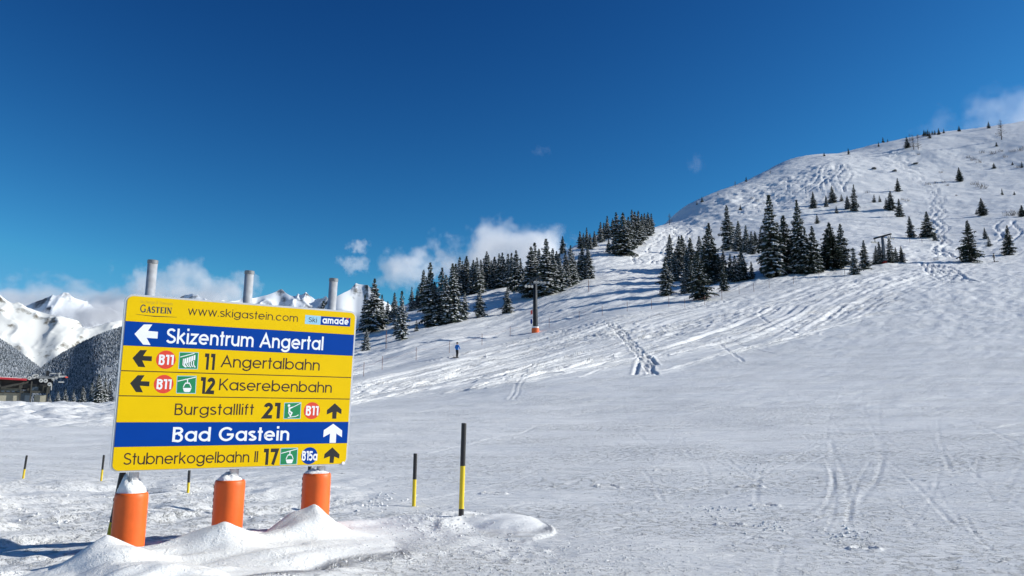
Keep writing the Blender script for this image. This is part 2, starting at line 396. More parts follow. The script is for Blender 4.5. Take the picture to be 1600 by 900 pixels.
def pix_track(pp, width, depth, wig=0.0, wl=8, n=40, rim=.45):
    pp = np.array(pp, float); t = np.linspace(0, 1, len(pp)); tt = np.linspace(0, 1, n)
    xs = np.interp(tt, t, pp[:, 0]); ys = np.interp(tt, t, pp[:, 1])
    k = np.ones(5) / 5
    if len(pp) > 2 and n > 12: xs[2:-2] = np.convolve(xs, k, 'valid'); ys[2:-2] = np.convolve(ys, k, 'valid')
    if wig:
        ph = rng.uniform(0, 6.28); xs = xs + wig * np.sin(tt * math.pi * 2 * wl + ph)
    pts = [hit(x, y) for x, y in zip(xs, ys)]
    press([(p.x, p.y) for p in pts], width, depth, rim)
# long ski tracks running down the lift strip
BX = [500, 560, 700, 840, 940, 1100, 1330, 1460, 1640]; BU = [612, 592, 552, 520, 492, 467, 428, 414, 398]
LX = [500, 555, 800, 1030, 1200, 1330, 1460, 1640]; LY = [640, 633, 604, 588, 548, 505, 455, 405]
for k in range(95):
    x = rng.uniform(500, 1330); f = rng.uniform(.02, .98); L = rng.uniform(120, 420); sl = -.235 + rng.uniform(-.035, .035); bw = rng.uniform(-4, 4)
    y = np.interp(x, BX, BU) * (1 - f) + np.interp(x, LX, LY) * f; pp_ = []
    for t in np.linspace(0, 1, 12):
        xx = x + L * t; yy = y + sl * L * t + bw * math.sin(3.14 * t)
        if yy < np.interp(xx, BX, BU) + 3 or yy > np.interp(xx, LX, LY) + 4 or xx > 1420: break
        pp_.append((xx, yy))
    if len(pp_) > 3: pix_track(pp_, rng.uniform(.13, .24), rng.uniform(.07, .18), n=26, rim=rng.uniform(.4, 1.0))
# walked trail and loose ski tracks beside the lift
for dx in (-6, 0, 6): pix_track([(955 + dx, 505), (985 + dx, 535), (1003 + dx, 555), (1020 + dx * .8, 585)], .15, .17, 1.2, 6, n=40, rim=.3)
pix_track([(1000, 560), (992, 585)], .2, .12, n=10); pix_track([(1010, 555), (1026, 570)], .2, .18, n=10)
pix_track([(1190, 478), (1186, 492), (1200, 505), (1225, 512), (1250, 522)], .18, .10, .8, 5)
pix_track([(1035, 508), (1043, 517), (1060, 522)], .18, .08); pix_track([(1130, 528), (1170, 542), (1210, 553)], .15, .06, 1, 4); pix_track([(1120, 535), (1162, 565)], .15, .06, 1, 4)
for dx in (0, 7): pix_track([(880 + dx, 528), (840 + dx, 562), (812 + dx, 590), (797 + dx, 624)], .12, .03, .8, 5)
for k in range(5): pix_track([(1290 + 7 * k, 452), (1335 + 6 * k, 432), (1408 + 4 * k, 418)], .25, .12, n=20)
for k in range(7): pix_track([(1440 + 8 * k, 412 + k), (1452 + 9 * k, 428 + k), (1480 + 8 * k, 440)], .35, .28, 1.5, 4, n=24)
# light carving marks on the groomed piste
for pp in ([(1348, 640), (1372, 690), (1378, 725), (1368, 760), (1345, 785)], [(1375, 680), (1382, 715), (1372, 750), (1342, 780)], [(1298, 695), (1318, 740), (1328, 790), (1325, 820)],
           [(1300, 690), (1302, 750), (1298, 805)], [(1448, 757), (1455, 790), (1485, 815), (1500, 830)], [(1462, 757), (1475, 785), (1500, 812)], [(1500, 715), (1460, 750), (1425, 775)],
           [(1518, 715), (1480, 745)], [(1425, 620), (1470, 640), (1530, 665), (1600, 700)], [(1440, 628), (1500, 650), (1590, 698)], [(1512, 715), (1535, 760), (1555, 790)], [(1398, 770), (1415, 805), (1432, 830)],
           [(1225, 855), (1216, 880), (1214, 905)], [(1315, 615), (1296, 645), (1290, 690)], [(1380, 610), (1372, 640), (1376, 675)], [(760, 900), (778, 880), (800, 870)]):
    pix_track(pp, .035 if pp[0][1] > 700 else .06, .003 if pp[0][1] > 700 else .006, n=30, rim=.3)
for k in range(70):
    x = rng.uniform(540, 1600); y = rng.uniform(620, 880); L = rng.uniform(60, 260); sl = rng.uniform(-.22, .06)
    pix_track([(x, y), (x + L / 2, y + sl * L / 2 + rng.uniform(-5, 5)), (x + L, y + sl * L)], .03 + .0004 * (880 - y), .004 + .00006 * (880 - y), n=18, rim=.5)
for k in range(64):
    x = rng.uniform(1000, 1640); y = rng.uniform(560, 860); L = rng.uniform(50, 190) * (.4 + (y - 540) / 330); a = rng.uniform(.3, 2.6); bow = rng.uniform(-.25, .25) * L
    ex, ey = math.cos(a) * L, -math.sin(a) * L * .6
    mid_ = (x + ex / 2 - math.sin(a) * bow, y + ey / 2 - math.cos(a) * bow * .5)
    pp_ = [((1 - t) ** 2 * x + 2 * t * (1 - t) * mid_[0] + t * t * (x + ex), (1 - t) ** 2 * y + 2 * t * (1 - t) * mid_[1] + t * t * (y + ey)) for t in np.linspace(0, 1, 9)]
    if min(q[1] for q in pp_) > 530: pix_track(pp_, .03 + .0002 * (880 - y), rng.uniform(.002, .006), n=22, rim=.7)
for x, y in ((1172, 761), (1140, 820), (835, 690), (1070, 680), (1195, 790), (950, 760), (1350, 858), (1040, 740), (770, 770)):
    pix_track([(x - 12, y), (x, y - 1), (x + 14, y + 1)], .05, .035, n=8, rim=.9)
# winding descents on the upper slope
def descend(px0, py0, px1, py1, amp, waves, w=.36, d=.26):
    n = int(waves * 12)
    ph = rng.uniform(0, 6.28); pp = []
    for i in range(n):
        t = i / (n - 1); a = amp * (.6 + .7 * t)
        pp.append(hit(px0 + (px1 - px0) * t + a * math.sin(ph + t * waves * 6.283), py0 + (py1 - py0) * t))
    press([(p.x, p.y) for p in pp], w, d, .45)
for k in range(5): descend(1462 + rng.uniform(-14, 14), 300 + rng.uniform(-10, 10), 1474 + rng.uniform(-16, 16), 405, 6, 4.5)
for k in range(3): descend(1378 + 10 * k, 235, 1450 + 8 * k, 300, 5, 3)
for k in range(9): descend(1066 + rng.uniform(-25, 35), 350 + rng.uniform(0, 8), 985 + k * 11 + rng.uniform(-6, 6), 412, 5, rng.uniform(2.5, 4), .34, .24)
for k in range(8): descend(1190 + k * 16 + rng.uniform(-6, 6), 290 - k * 4, 1165 + k * 16 + rng.uniform(-8, 8), 336 - k * 3, 5, rng.uniform(1, 2), .38, .28)
for k in range(6): descend(1290 + k * 7, 258, 1255 + k * 14, 300, 6, 1, .5, .36)
for k in range(3): descend(1455 + k * 12, 236, 1530 + k * 16, 262, 3, 1.5, .4, .28)
for k in range(3): descend(1565 + k * 12, 345, 1555 + k * 16, 378, 8, 1, .45, .3)
# snowed-over path across the slope
pix_track([(1180, 342), (1240, 333), (1300, 324), (1400, 318)], 1.6, .8, n=40); pix_track([(1420, 386), (1500, 383), (1540, 380)], .8, .5, n=20)

D[:, :] *= sstep(2, 6, Rg) * np.where(np.abs(AZw) > .9, .4, 1)
GZ = GZ + D
GZ[-1, :] = -450
# kill the outermost ring far below the valley floor
GX[-1] *= 1.25; GY[-1] *= 1.25
# a closed centre under the viewer
GX[0] *= .02; GY[0] *= .02
ROUGH = np.where(Rg < 20, 1 - .85 * sstep(.02, .12, B) * (1 - .8 * np.clip(foot, 0, 1)), 1.0)
ground = gridmesh("snow_slope", GX, GY, GZ, M['ground'], close=True)
at_ = ground.data.attributes.new("rough", 'FLOAT', 'POINT'); at_.data.foreach_set("value", ROUGH.ravel().astype(np.float32))
tag(ground, "snow covered ski slope and piste rising to the right", None, kind="structure")

# ------------------------------------------------------------------ valley and far mountains
vmat = snow_mat('valley_snow')
VR = np.array([20, 400, 900, 2000, 5000, 12000, 30000.])[:, None]; VA = np.linspace(0, 2 * math.pi, 97)[None, :-1]
valley = gridmesh("valley_floor", VR * np.sin(VA), VR * np.cos(VA), np.full((7, 96), -460.0) + 0 * VR, vmat, close=True)
tag(valley, "deep snowy valley floor below the slope", kind="structure")

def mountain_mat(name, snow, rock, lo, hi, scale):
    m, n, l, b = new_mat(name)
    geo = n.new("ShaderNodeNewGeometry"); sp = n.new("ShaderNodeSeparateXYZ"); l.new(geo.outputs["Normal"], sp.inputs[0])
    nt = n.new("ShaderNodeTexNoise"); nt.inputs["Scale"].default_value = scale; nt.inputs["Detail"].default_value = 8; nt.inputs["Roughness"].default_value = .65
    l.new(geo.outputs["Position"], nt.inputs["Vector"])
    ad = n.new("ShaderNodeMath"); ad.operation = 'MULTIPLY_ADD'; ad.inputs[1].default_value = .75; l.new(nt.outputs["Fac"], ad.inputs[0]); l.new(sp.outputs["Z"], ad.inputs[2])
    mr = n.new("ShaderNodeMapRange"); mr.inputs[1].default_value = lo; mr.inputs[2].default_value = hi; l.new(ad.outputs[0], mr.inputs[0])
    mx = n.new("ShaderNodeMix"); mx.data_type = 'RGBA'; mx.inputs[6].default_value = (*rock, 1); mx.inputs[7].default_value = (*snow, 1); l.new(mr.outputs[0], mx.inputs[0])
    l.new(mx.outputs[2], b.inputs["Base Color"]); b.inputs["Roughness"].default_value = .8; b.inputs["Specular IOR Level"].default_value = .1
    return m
M['alp'] = mountain_mat('alpine_snow_rock', (.84, .86, .89), (.13, .13, .14), .74, .92, .008)
M['field'] = mountain_mat('snowfield', (.80, .82, .84), (.13, .12, .10), .90, 1.02, .010)
M['field2'] = mountain_mat('wide_snowfield', (.74, .74, .71), (.17, .15, .12), .90, 1.06, .014)
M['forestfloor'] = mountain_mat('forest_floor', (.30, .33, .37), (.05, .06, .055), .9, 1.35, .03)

def ridge(name, label, sky_pts, R, front, base_z, mat, amp, wl, seed, nu=420, nv=130, jag=0.0, bend=1.15, back=.6, lean=0.0):
    """a mountain whose crest runs along the given sight lines at distance R (metres)"""
    a = np.array([azte(*p)[0] for p in sky_pts]); z = np.array([azte(*p)[1] for p in sky_pts])
    az = np.linspace(a[0], a[-1], nu); te = np.interp(az, a, z)
    Rr = R * (1 + .05 * fbm(az * 14, az * 0 + seed, 3, seed)) if np.isscalar(R) else R
    crest = CAMH + te * Rr
    kk = np.hanning(81); kk /= kk.sum(); csm = np.convolve(np.pad(crest, 40, mode='edge'), kk, 'valid')
    v = np.linspace(0, 1, nv)
    vf = int(nv * .72)
    X = np.zeros((nv, nu)); Y = X.copy(); Z = X.copy()
    for k in range(nv):
        if k <= vf:
            t = 1 - (1 - k / vf) ** 1.7; rr = Rr - front * (1 - t) * (1 + lean); cr_ = csm + (crest - csm) * max(0, (t - .95) / .05) ** 1.5; h = base_z + (cr_ - base_z) * t ** bend; env = (1 - .75 * t ** 6) * min(1, t * 3)
        else:
            t = 1 - (k - vf) / (nv - 1 - vf); rr = Rr + front * back * (1 - t); cr_ = csm + (crest - csm) * t ** 30; h = base_z + (cr_ - base_z) * t; env = (1 - t ** 6)
        X[k] = rr * np.sin(az); Y[k] = rr * np.cos(az); Z[k] = h
        n = ridged(X[k] / wl, Y[k] / wl, 6, seed) - 1.0; n = n * (1 - .8 * t ** 4)
        Z[k] += amp * n * env
        if jag: Z[k] += jag * (ridged(X[k] / (wl * .22), Y[k] / (wl * .22), 4, seed + 5) - .9)
    o = gridmesh(name, X, Y, Z, mat)
    tag(o, label, kind="structure")
    return X[:vf + 1], Y[:vf + 1], Z[:vf + 1]

ridge("far_mountain", "jagged far snow peak half wrapped in cloud", [(-260, 520), (-100, 500), (20, 487), (49, 471), (62, 466), (79, 460), (95, 458), (107, 452), (116, 459), (128, 463), (150, 476), (200, 486), (255, 470), (272, 465), (292, 461), (300, 460), (310, 463), (330, 472), (380, 462), (397, 460), (418, 455), (430, 451), (440, 447), (447, 452), (455, 457), (462, 459), (478, 456), (492, 464), (508, 463), (515, 467), (560, 480), (640, 500), (760, 520)], 11500, 2800, -500, M['alp'], 420, 900, 11, nu=760, nv=170, jag=40)
ridge("snow_dome_mountain", "smooth white snow dome behind the spruces", [(470, 500), (505, 476), (512, 468), (528, 461), (548, 452), (553, 446), (556, 442), (560, 444), (568, 445), (575, 446), (581, 453), (592, 466), (620, 482), (680, 500), (760, 520)], 5600, 1800, -460, M['field'], 40, 600, 21, nu=300, nv=150, jag=5)
ridge("snow_mountain", "broad sunlit snowfield mountain on the left", [(-420, 400), (-200, 425), (-60, 448), (0, 461), (10, 467), (20, 472), (45, 478), (75, 487), (100, 493), (122, 501), (127, 509), (131, 516), (137, 519), (144, 514), (150, 510), (170, 505), (190, 499), (215, 494), (260, 492), (330, 497), (420, 505), (520, 520)], 8000, 2400, -480, M['field2'], 130, 900, 33, nu=460, nv=170, jag=22)
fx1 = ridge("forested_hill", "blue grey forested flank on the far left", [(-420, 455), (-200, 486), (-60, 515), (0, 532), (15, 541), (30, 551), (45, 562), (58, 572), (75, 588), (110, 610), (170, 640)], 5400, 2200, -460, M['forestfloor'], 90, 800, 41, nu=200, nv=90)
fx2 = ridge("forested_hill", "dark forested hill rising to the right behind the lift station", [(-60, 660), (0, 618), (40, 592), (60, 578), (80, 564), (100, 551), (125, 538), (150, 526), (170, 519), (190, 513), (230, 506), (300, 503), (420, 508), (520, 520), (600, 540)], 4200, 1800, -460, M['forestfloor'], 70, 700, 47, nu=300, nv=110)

# forests on those hills: too many to count, one mass each
def forest(name, label, grid, count, hmin, hmax, mats, seed):
    X, Y, Z = grid; rs = np.random.RandomState(seed); nv, nu = X.shape
    V = []; F = []; MI = []; k = 0; tries = 0
    while k < count and tries < count * 6:
        tries += 1
        i = nv * .50 + (nv * .50 - 1.01) * rs.uniform(0, 1); j = rs.uniform(0, nu - 1.01)
        a, b = int(i), int(j); fi, fj = i - a, j - b
        x = X[a, b] * (1 - fj) + X[a, b + 1] * fj; y = Y[a, b] * (1 - fi) + Y[a + 1, b] * fi
        z = Z[a, b] * (1 - fi) * (1 - fj) + Z[a + 1, b] * fi * (1 - fj) + Z[a, b + 1] * (1 - fi) * fj + Z[a + 1, b + 1] * fi * fj
        x += (X[a + 1, b] - X[a, b]) * fi; y += (Y[a, b + 1] - Y[a, b]) * fj
        if vnoise(np.array(x / 90.), np.array(y / 90.), 5) > .42: continue
        h = rs.uniform(hmin, hmax); r = h * rs.uniform(.17, .26); n = len(V); t0 = rs.uniform(0, 6.28)
        lx, ly = rs.uniform(-.04, .04, 2) * h
        for lev, (zz, rr) in enumerate(((-.05, 1.0), (.42, .66))):
            for q in range(5): V.append((x + math.cos(t0 + q * 1.2566) * r * rr * rs.uniform(.75, 1.2), y + math.sin(t0 + q * 1.2566) * r * rr * rs.uniform(.75, 1.2), z + h * zz))
        V.append((x + lx, y + ly, z + h * .62)); V.append((x + lx, y + ly, z + h))
        for q in range(5):
            F.append((n + q, n + (q + 1) % 5, n + 10)); F.append((n + 5 + q, n + 5 + (q + 1) % 5, n + 11))
            s1 = 1 if rs.rand() < .5 else 0; s2 = 1 if rs.rand() < .5 else 0
            MI += [s1, s2]
        k += 1
    o = pydata(name, V, F, mats); o.data.polygons.foreach_set("material_index", MI)
    tag(o, label, "forest", kind="stuff")
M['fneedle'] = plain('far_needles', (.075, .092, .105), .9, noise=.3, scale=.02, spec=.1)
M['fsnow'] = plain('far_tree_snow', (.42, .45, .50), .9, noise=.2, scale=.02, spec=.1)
def crop(g, a0, a1):
    X, Y, Z = g; az = np.arctan2(X[0], Y[0]); i = np.where((az > a0) & (az < a1))[0]
    return X[:, i], Y[:, i], Z[:, i]
forest("far_forest", "blue grey forest covering the far left flank", crop(fx1, azte(-120, 550)[0], azte(180, 550)[0]), 16000, 9, 16, [M['fneedle'], M['fsnow']], 3)
forest("far_forest", "dense snow dusted forest on the hill left of the sign", crop(fx2, azte(-100, 550)[0], azte(300, 550)[0]), 28000, 8, 14, [M['fneedle'], M['fsnow']], 4)

# ------------------------------------------------------------------ clouds
def cloud_mat(name, dens, scale, lo, hi, seed):
    m = bpy.data.materials.new(name); m.use_nodes = True; n = m.node_tree.nodes; l = m.node_tree.links
    n.remove(n["Principled BSDF"])
    pv = n.new("ShaderNodeVolumePrincipled"); pv.inputs["Color"].default_value = (.97, .97, .98, 1); pv.inputs["Anisotropy"].default_value = .15
    tc = n.new("ShaderNodeTexCoord"); ln = n.new("ShaderNodeVectorMath"); ln.operation = 'LENGTH'; l.new(tc.outputs["Object"], ln.inputs[0])
    mp = n.new("ShaderNodeMapping"); mp.inputs["Location"].default_value = (seed * 3.1, seed * 1.7, seed); l.new(tc.outputs["Object"], mp.inputs["Vector"])
    mp.inputs["Scale"].default_value = scale
    nt = n.new("ShaderNodeTexNoise"); nt.inputs["Scale"].default_value = 1.0; nt.inputs["Detail"].default_value = 7; nt.inputs["Roughness"].default_value = .58; l.new(mp.outputs[0], nt.inputs["Vector"])
    f = n.new("ShaderNodeMapRange"); f.inputs[1].default_value = .30; f.inputs[2].default_value = 1.0; f.inputs[3].default_value = .40; f.inputs[4].default_value = -.36; l.new(ln.outputs["Value"], f.inputs[0])
    ad = n.new("ShaderNodeMath"); ad.operation = 'MULTIPLY_ADD'; ad.inputs[1].default_value = 2.6; l.new(nt.outputs["Fac"], ad.inputs[0])
    sb = n.new("ShaderNodeMath"); sb.operation = 'SUBTRACT'; sb.inputs[1].default_value = 1.3; l.new(f.outputs[0], sb.inputs[0]); l.new(sb.outputs[0], ad.inputs[2])
    mr = n.new("ShaderNodeMapRange"); mr.inputs[1].default_value = lo; mr.inputs[2].default_value = hi; mr.inputs[3].default_value = 0; mr.inputs[4].default_value = dens; l.new(ad.outputs[0], mr.inputs[0])
    l.new(mr.outputs[0], pv.inputs["Density"]); l.new(pv.outputs[0], n["Material Output"].inputs["Volume"])
    return m
def cloud(label, x0, x1, y0, y1, R, opt, depth=.6, freq=1.7, lo=.02, hi=.55):
    cx, cy = (x0 + x1) / 2, (y0 + y1) / 2
    a, t = azte(cx, cy); hw = (x1 - x0) / 2 / FPX * R; hh = (y1 - y0) / 2 / FPX * R; hd = max(hh, hw * depth)
    bm = bmesh.new(); bmesh.ops.create_icosphere(bm, subdivisions=3, radius=1.0); me = bpy.data.meshes.new("cloud"); bm.to_mesh(me); bm.free()
    asp = hw / hh
    o = link("cloud", me, cloud_mat("cloud_vapour", opt / hd, (freq * min(asp, 3.2) ** .75, freq * .8, freq * .8), lo, hi, len(bpy.data.materials)))
    o.location = (R * math.sin(a), R * math.cos(a), CAMH + t * R); o.rotation_euler = (0, 0, -a); o.scale = (hw, hd, hh)
    tag(o, label, "cloud", "clouds low over the mountains")
cloud("broad white cloud bank behind the spruces right of centre", 632, 960, 326, 490, 5200, 3.2, .45, lo=-.03)
cloud("flat white cloud low between the sign and the spruces", 556, 735, 376, 466, 7000, 1.5, .5)
cloud("small pale cloud puff just right of the third sign post", 516, 590, 392, 434, 7200, .9, .6)
cloud("tiny faint cloud puff above the flat white cloud", 536, 586, 368, 402, 7400, .7, .6)
cloud("grey cloud bank rising behind the first sign post", 130, 420, 398, 540, 12500, 3.5, .3)
cloud("long grey cloud bank along the far left peaks", -240, 260, 422, 540, 12800, 3.5, .3)
cloud("low cloud strip lying in front of the far left peak", 0, 300, 458, 540, 9700, 3.2, .2)
cloud("ragged cloud spilling over the summit at the upper right", 1450, 1780, 118, 275, 1500, .9, .5, hi=.85)
cloud("faint wisp of cloud above the long ridge", 1066, 1108, 232, 278, 3000, .12, .6, hi=.9)
cloud("barely visible wisp of cloud high in the middle sky", 822, 868, 222, 250, 3000, .08, .6, hi=.9)

# ------------------------------------------------------------------ the piste sign
NV = Vector((math.cos(YAW), -math.sin(YAW), 0)); DV = Vector((math.sin(YAW), math.cos(YAW), 0))
UV = Vector((0, 0, 1)) * math.cos(TILT) + NV * math.sin(TILT); FN = (NV * math.cos(TILT) - Vector((0, 0, 1)) * math.sin(TILT)).normalized()
def S(px, py):
    """where the sight line meets the sign face -> local (u, v)"""
    d = Vector(ray(px, py)); o = Vector((0, 0, CAMH)); t = (SIGNC - o).dot(FN) / d.dot(FN); p = o + d * t - SIGNC
    return p.dot(DV), p.dot(UV)
foot1 = (SIGNC - UV * (SH / 2)).copy()
sign = empty("piste_sign", (SIGNC.x, SIGNC.y, 0))
tag(sign, "large yellow and blue piste direction sign on three posts with orange padding", "sign")
Mloc = Matrix((DV, FN * -1, UV)).transposed().to_4x4()      # local x right, -y towards the viewer, z up
Mloc.translation = SIGNC
sign.matrix_world = Mloc
def local(name, mb, mat, parent=sign, smooth=False):
    return mb.build(name, mat, parent, smooth)
def rrect(u0, v0, u1, v1, r=(0, 0, 0, 0), n=6):
    """outline, corners bl br tr tl"""
    out = []
    for (cx, cy, a0, q) in ((u0, v0, 180, 0), (u1, v0, 270, 1), (u1, v1, 0, 2), (u0, v1, 90, 3)):
        R = r[q]
        if R == 0: out.append((cx, cy)); continue
        ox = cx + R * (1 if q in (0, 3) else -1); oy = cy + R * (1 if q in (0, 1) else -1)
        for k in range(n + 1):
            a = math.radians(a0 + 90 * k / n); out.append((ox + R * math.cos(a), oy + R * math.sin(a)))
    return out
def prism(mb, out, y0, y1):
    n = len(out)
    V = [(u, y0, v) for u, v in out] + [(u, y1, v) for u, v in out]
    F = [tuple(range(n)), tuple(range(2 * n - 1, n - 1, -1))] + [(i, i + n, (i + 1) % n + n, (i + 1) % n) for i in range(n)]
    mb.add(V, F)
hw, hh = SW / 2, SH / 2
mb = MB(); prism(mb, rrect(-hw, -hh, hw, hh, (.09,) * 4), -.006, .045); board = local("frame", mb, M['alu'])
FW = .022
mb = MB(); prism(mb, rrect(-hw + FW, -hh + FW, hw - FW, hh - FW, (.07,) * 4), -.009, -.001); local("backing", mb, M['brown'])
def vmean(a, b): return (S(*a)[1] + S(*b)[1]) / 2
vb = [hh - FW, vmean((196, 502), (553, 523)), vmean((193, 540), (551, 555.6)), vmean((188.5, 579), (549, 590)), vmean((184.7, 617.7), (547, 624)), vmean((181, 658.7), (545, 660)), vmean((177, 698), (542, 692.5)), -hh + FW]
kinds = ['yellow', 'blue', 'yellow', 'yellow', 'yellow', 'blue', 'yellow']
for k in range(7):
    g = .0055 if k in (3, 4) else .0012; g2 = .0055 if k in (2, 3) else .0012
    top = vb[k] - (g if k else 0); bot = vb[k + 1] + (g2 if k < 6 else 0)
    r = (.068, .068, 0, 0) if k == 6 else (0, 0, .068, .068) if k == 0 else (0,) * 4
    mb = MB(); prism(mb, rrect(-hw + FW + .001, bot, hw - FW - .001, top, r), -.013, -.008); local("panel", mb, M[kinds[k]])
YF = -.0136       # printing layer

# ---- stroke lettering (geometric sans): x-height 1, cap height 1.36
def arc(cx, cy, rx, ry, a0, a1, n=18): return [(cx + rx * math.cos(math.radians(a0 + (a1 - a0) * k / n)), cy + ry * math.sin(math.radians(a0 + (a1 - a0) * k / n))) for k in range(n + 1)]
def glyphs(w):
    h = w / 2; C = 1.37; r = .5 - h; m = 1 - h
    bowl = lambda cx=.5: arc(cx, .5, r, r, 0, 360, 28)
    def arch(x0, x1, top=m):      # n-arch
        rr = (x1 - x0) / 2; return [(x1, 0)] + arc((x0 + x1) / 2, top - rr, rr, rr, 0, 180, 14)
    G = {}
    G['o'] = (1, [bowl()]); G['a'] = (1, [bowl(), [(m, 0), (m, 1)]])
    G['b'] = (1, [[(h, 0), (h, C)], bowl()]); G['d'] = (1, [[(m, 0), (m, C)], bowl()])
    G['g'] = (1, [bowl(), [(m, 1), (m, .1)] + arc(.5, .06, r, .42 - h, 0, -160, 14)])
    G['e'] = (1, [[(.04, .5), (m, .5)] + arc(.5, .5, r, r, 4, 318, 26)]); G['c'] = (.92, [arc(.5, .5, r, r, 42, 318, 24)])
    G['n'] = (.84, [[(h, 0), (h, 1)], arch(h, .84 - h)]); G['h'] = (.84, [[(h, 0), (h, C)], arch(h, .84 - h)])
    G['m'] = (1.34, [[(h, 0), (h, 1)], arch(h, .67), arch(.67, 1.34 - h)])
    G['u'] = (.84, [[(.84 - h, 0), (.84 - h, 1)], [(h, 1)] + arc(.42, h + .42 - h, .42 - h, .42 - h, 180, 360, 14)])
    G['r'] = (.46, [[(h, 0), (h, 1)], arc(h + .34, .60, .34, m - .60, 165, 80, 8)])
    G['t'] = (.44, [[(.22, 0), (.22, 1.32)], [(0, m), (.44, m)]]); G['l'] = (w, [[(h, 0), (h, C)]])
    G['i'] = (w, [[(h, 0), (h, 1)], [(h, 1.2), (h, 1.2 + w * 1.1)]]); G['I'] = (w, [[(h, 0), (h, C)]])
    G['f'] = (.46, [[(.18, 0), (.18, 1.1)] + arc(.18 + .22, 1.1, .22, C - h - 1.1, 180, 95, 8), [(0, m), (.44, m)]])
    G['k'] = (.80, [[(h, 0), (h, C)], [(h + .02, .42), (.70, 1)], [(.26, .60), (.76, 0)]])
    G['s'] = (.68, [arc(.34, .74, .30 - h * .4, .26 - h, 35, 255, 14) + arc(.34, .27, .33 - h * .4, .27 - h, 80, -150, 14)])
    G['z'] = (.70, [[(.04, m), (.66, m), (.06, h), (.68, h)]])
    G['w'] = (1.30, [[(.05, 1), (.35, .05), (.65, .95), (.95, .05), (1.25, 1)]])
    G['.'] = (w * 1.1, [[(h, 0), (h, w * 1.1)]]); G[','] = (w * 1.1, [[(h, w), (h * .4, -w)]]); G[' '] = (.42, [])
    G['A'] = (1.16, [[(.04, 0), (.58, C - h), (1.12, 0)], [(.26, .43), (.90, .43)]])
    G['S'] = (.86, [arc(.43, 1.0, .36 - h * .4, .365 - h, 25, 258, 16) + arc(.43, .37, .41 - h * .4, .37 - h, 82, -160, 16)])
    G['K'] = (.98, [[(h, 0), (h, C)], [(h, .52), (.90, C)], [(.34, .78), (.95, 0)]])
    G['B'] = (.86, [[(h, 0), (h, C)], [(h, C - h), (.45, C - h)] + arc(.45, 1.03, .31 - h * .3, C - h - 1.03, 90, -90, 10) + [(h, .69)], [(.45, .69)] + arc(.47, .37, .39 - h, .32, 90, -90, 10)[0:11] + [(h, h)]])
    G['G'] = (1.32, [[(.70, .64), (1.28, .64)], arc(.66, C / 2, .66 - h, C / 2 - h, 42, 356, 30)])
    G['T'] = (.9, [[(.45, 0), (.45, C)], [(0, C - h), (.9, C - h)]]); G['E'] = (.8, [[(h, 0), (h, C)], [(h, C - h), (.78, C - h)], [(h, .72), (.7, .72)], [(h, h), (.78, h)]])
    G['N'] = (1.0, [[(h, 0), (h, C)], [(h, C - h * .5), (1 - h, h * .5)], [(1 - h, 0), (1 - h, C)]])
    G['&'] = (.9, [[(.9, 0), (.25, .95)] + arc(.42, 1.1, .2, .22, 200, -40, 8) + [(.2, .6)] + arc(.38, .32, .32, .30, 140, 370, 10)])
    G['1'] = (.56, [[(.40, 0), (.40, C)], [(.02, C - h), (.40, C - h)]])
    G['2'] = (.80, [arc(.40, .98, .37 - h * .6, C - h - .98, 175, -25, 14) + [(.06, h), (.80, h)]])
    G['7'] = (.78, [[(0, C - h), (.70, C - h), (.30, 0)]])
    G['5'] = (.80, [[(.76, C - h), (.16, C - h), (.12, .76), (.2, .80)] + arc(.38, .45, .40 - h * .6, .40 - h * .3, 100, -150, 14)])
    return G
def stroke(mb, pts, w, y, tf):
    pts = [p for k, p in enumerate(pts) if not k or math.dist(p, pts[k - 1]) > 1e-3]
    closed = len(pts) > 4 and math.dist(pts[0], pts[-1]) < 1e-4
    if closed: pts = pts[:-1]
    n = len(pts); L = []; Rr = []
    for k in range(n):
        p = pts[k]; a = pts[k - 1] if (k or closed) else None; b = pts[(k + 1) % n] if (k < n - 1 or closed) else None
        d1 = Vector((p[0] - a[0], p[1] - a[1])).normalized() if a else None; d2 = Vector((b[0] - p[0], b[1] - p[1])).normalized() if b else None
        d1 = d1 or d2; d2 = d2 or d1
        n1 = Vector((-d1.y, d1.x)); n2 = Vector((-d2.y, d2.x)); m = n1 + n2
        m = m.normalized() if m.length > 1e-6 else n1
        q = w / 2 / max(m.dot(n1), .32)
        L.append((p[0] + m.x * q, p[1] + m.y * q)); Rr.append((p[0] - m.x * q, p[1] - m.y * q))
    V = []
    for (lx, ly), (rx, ry) in zip(L, Rr):
        for (x, z) in ((lx, ly), (rx, ry)):
            u, v = tf(x, z); V.append((u, y, v))
    F = [(2 * k, 2 * k + 1, 2 * ((k + 1) % n) + 1, 2 * ((k + 1) % n)) for k in range(n if closed else n - 1)]
    mb.add(V, F)
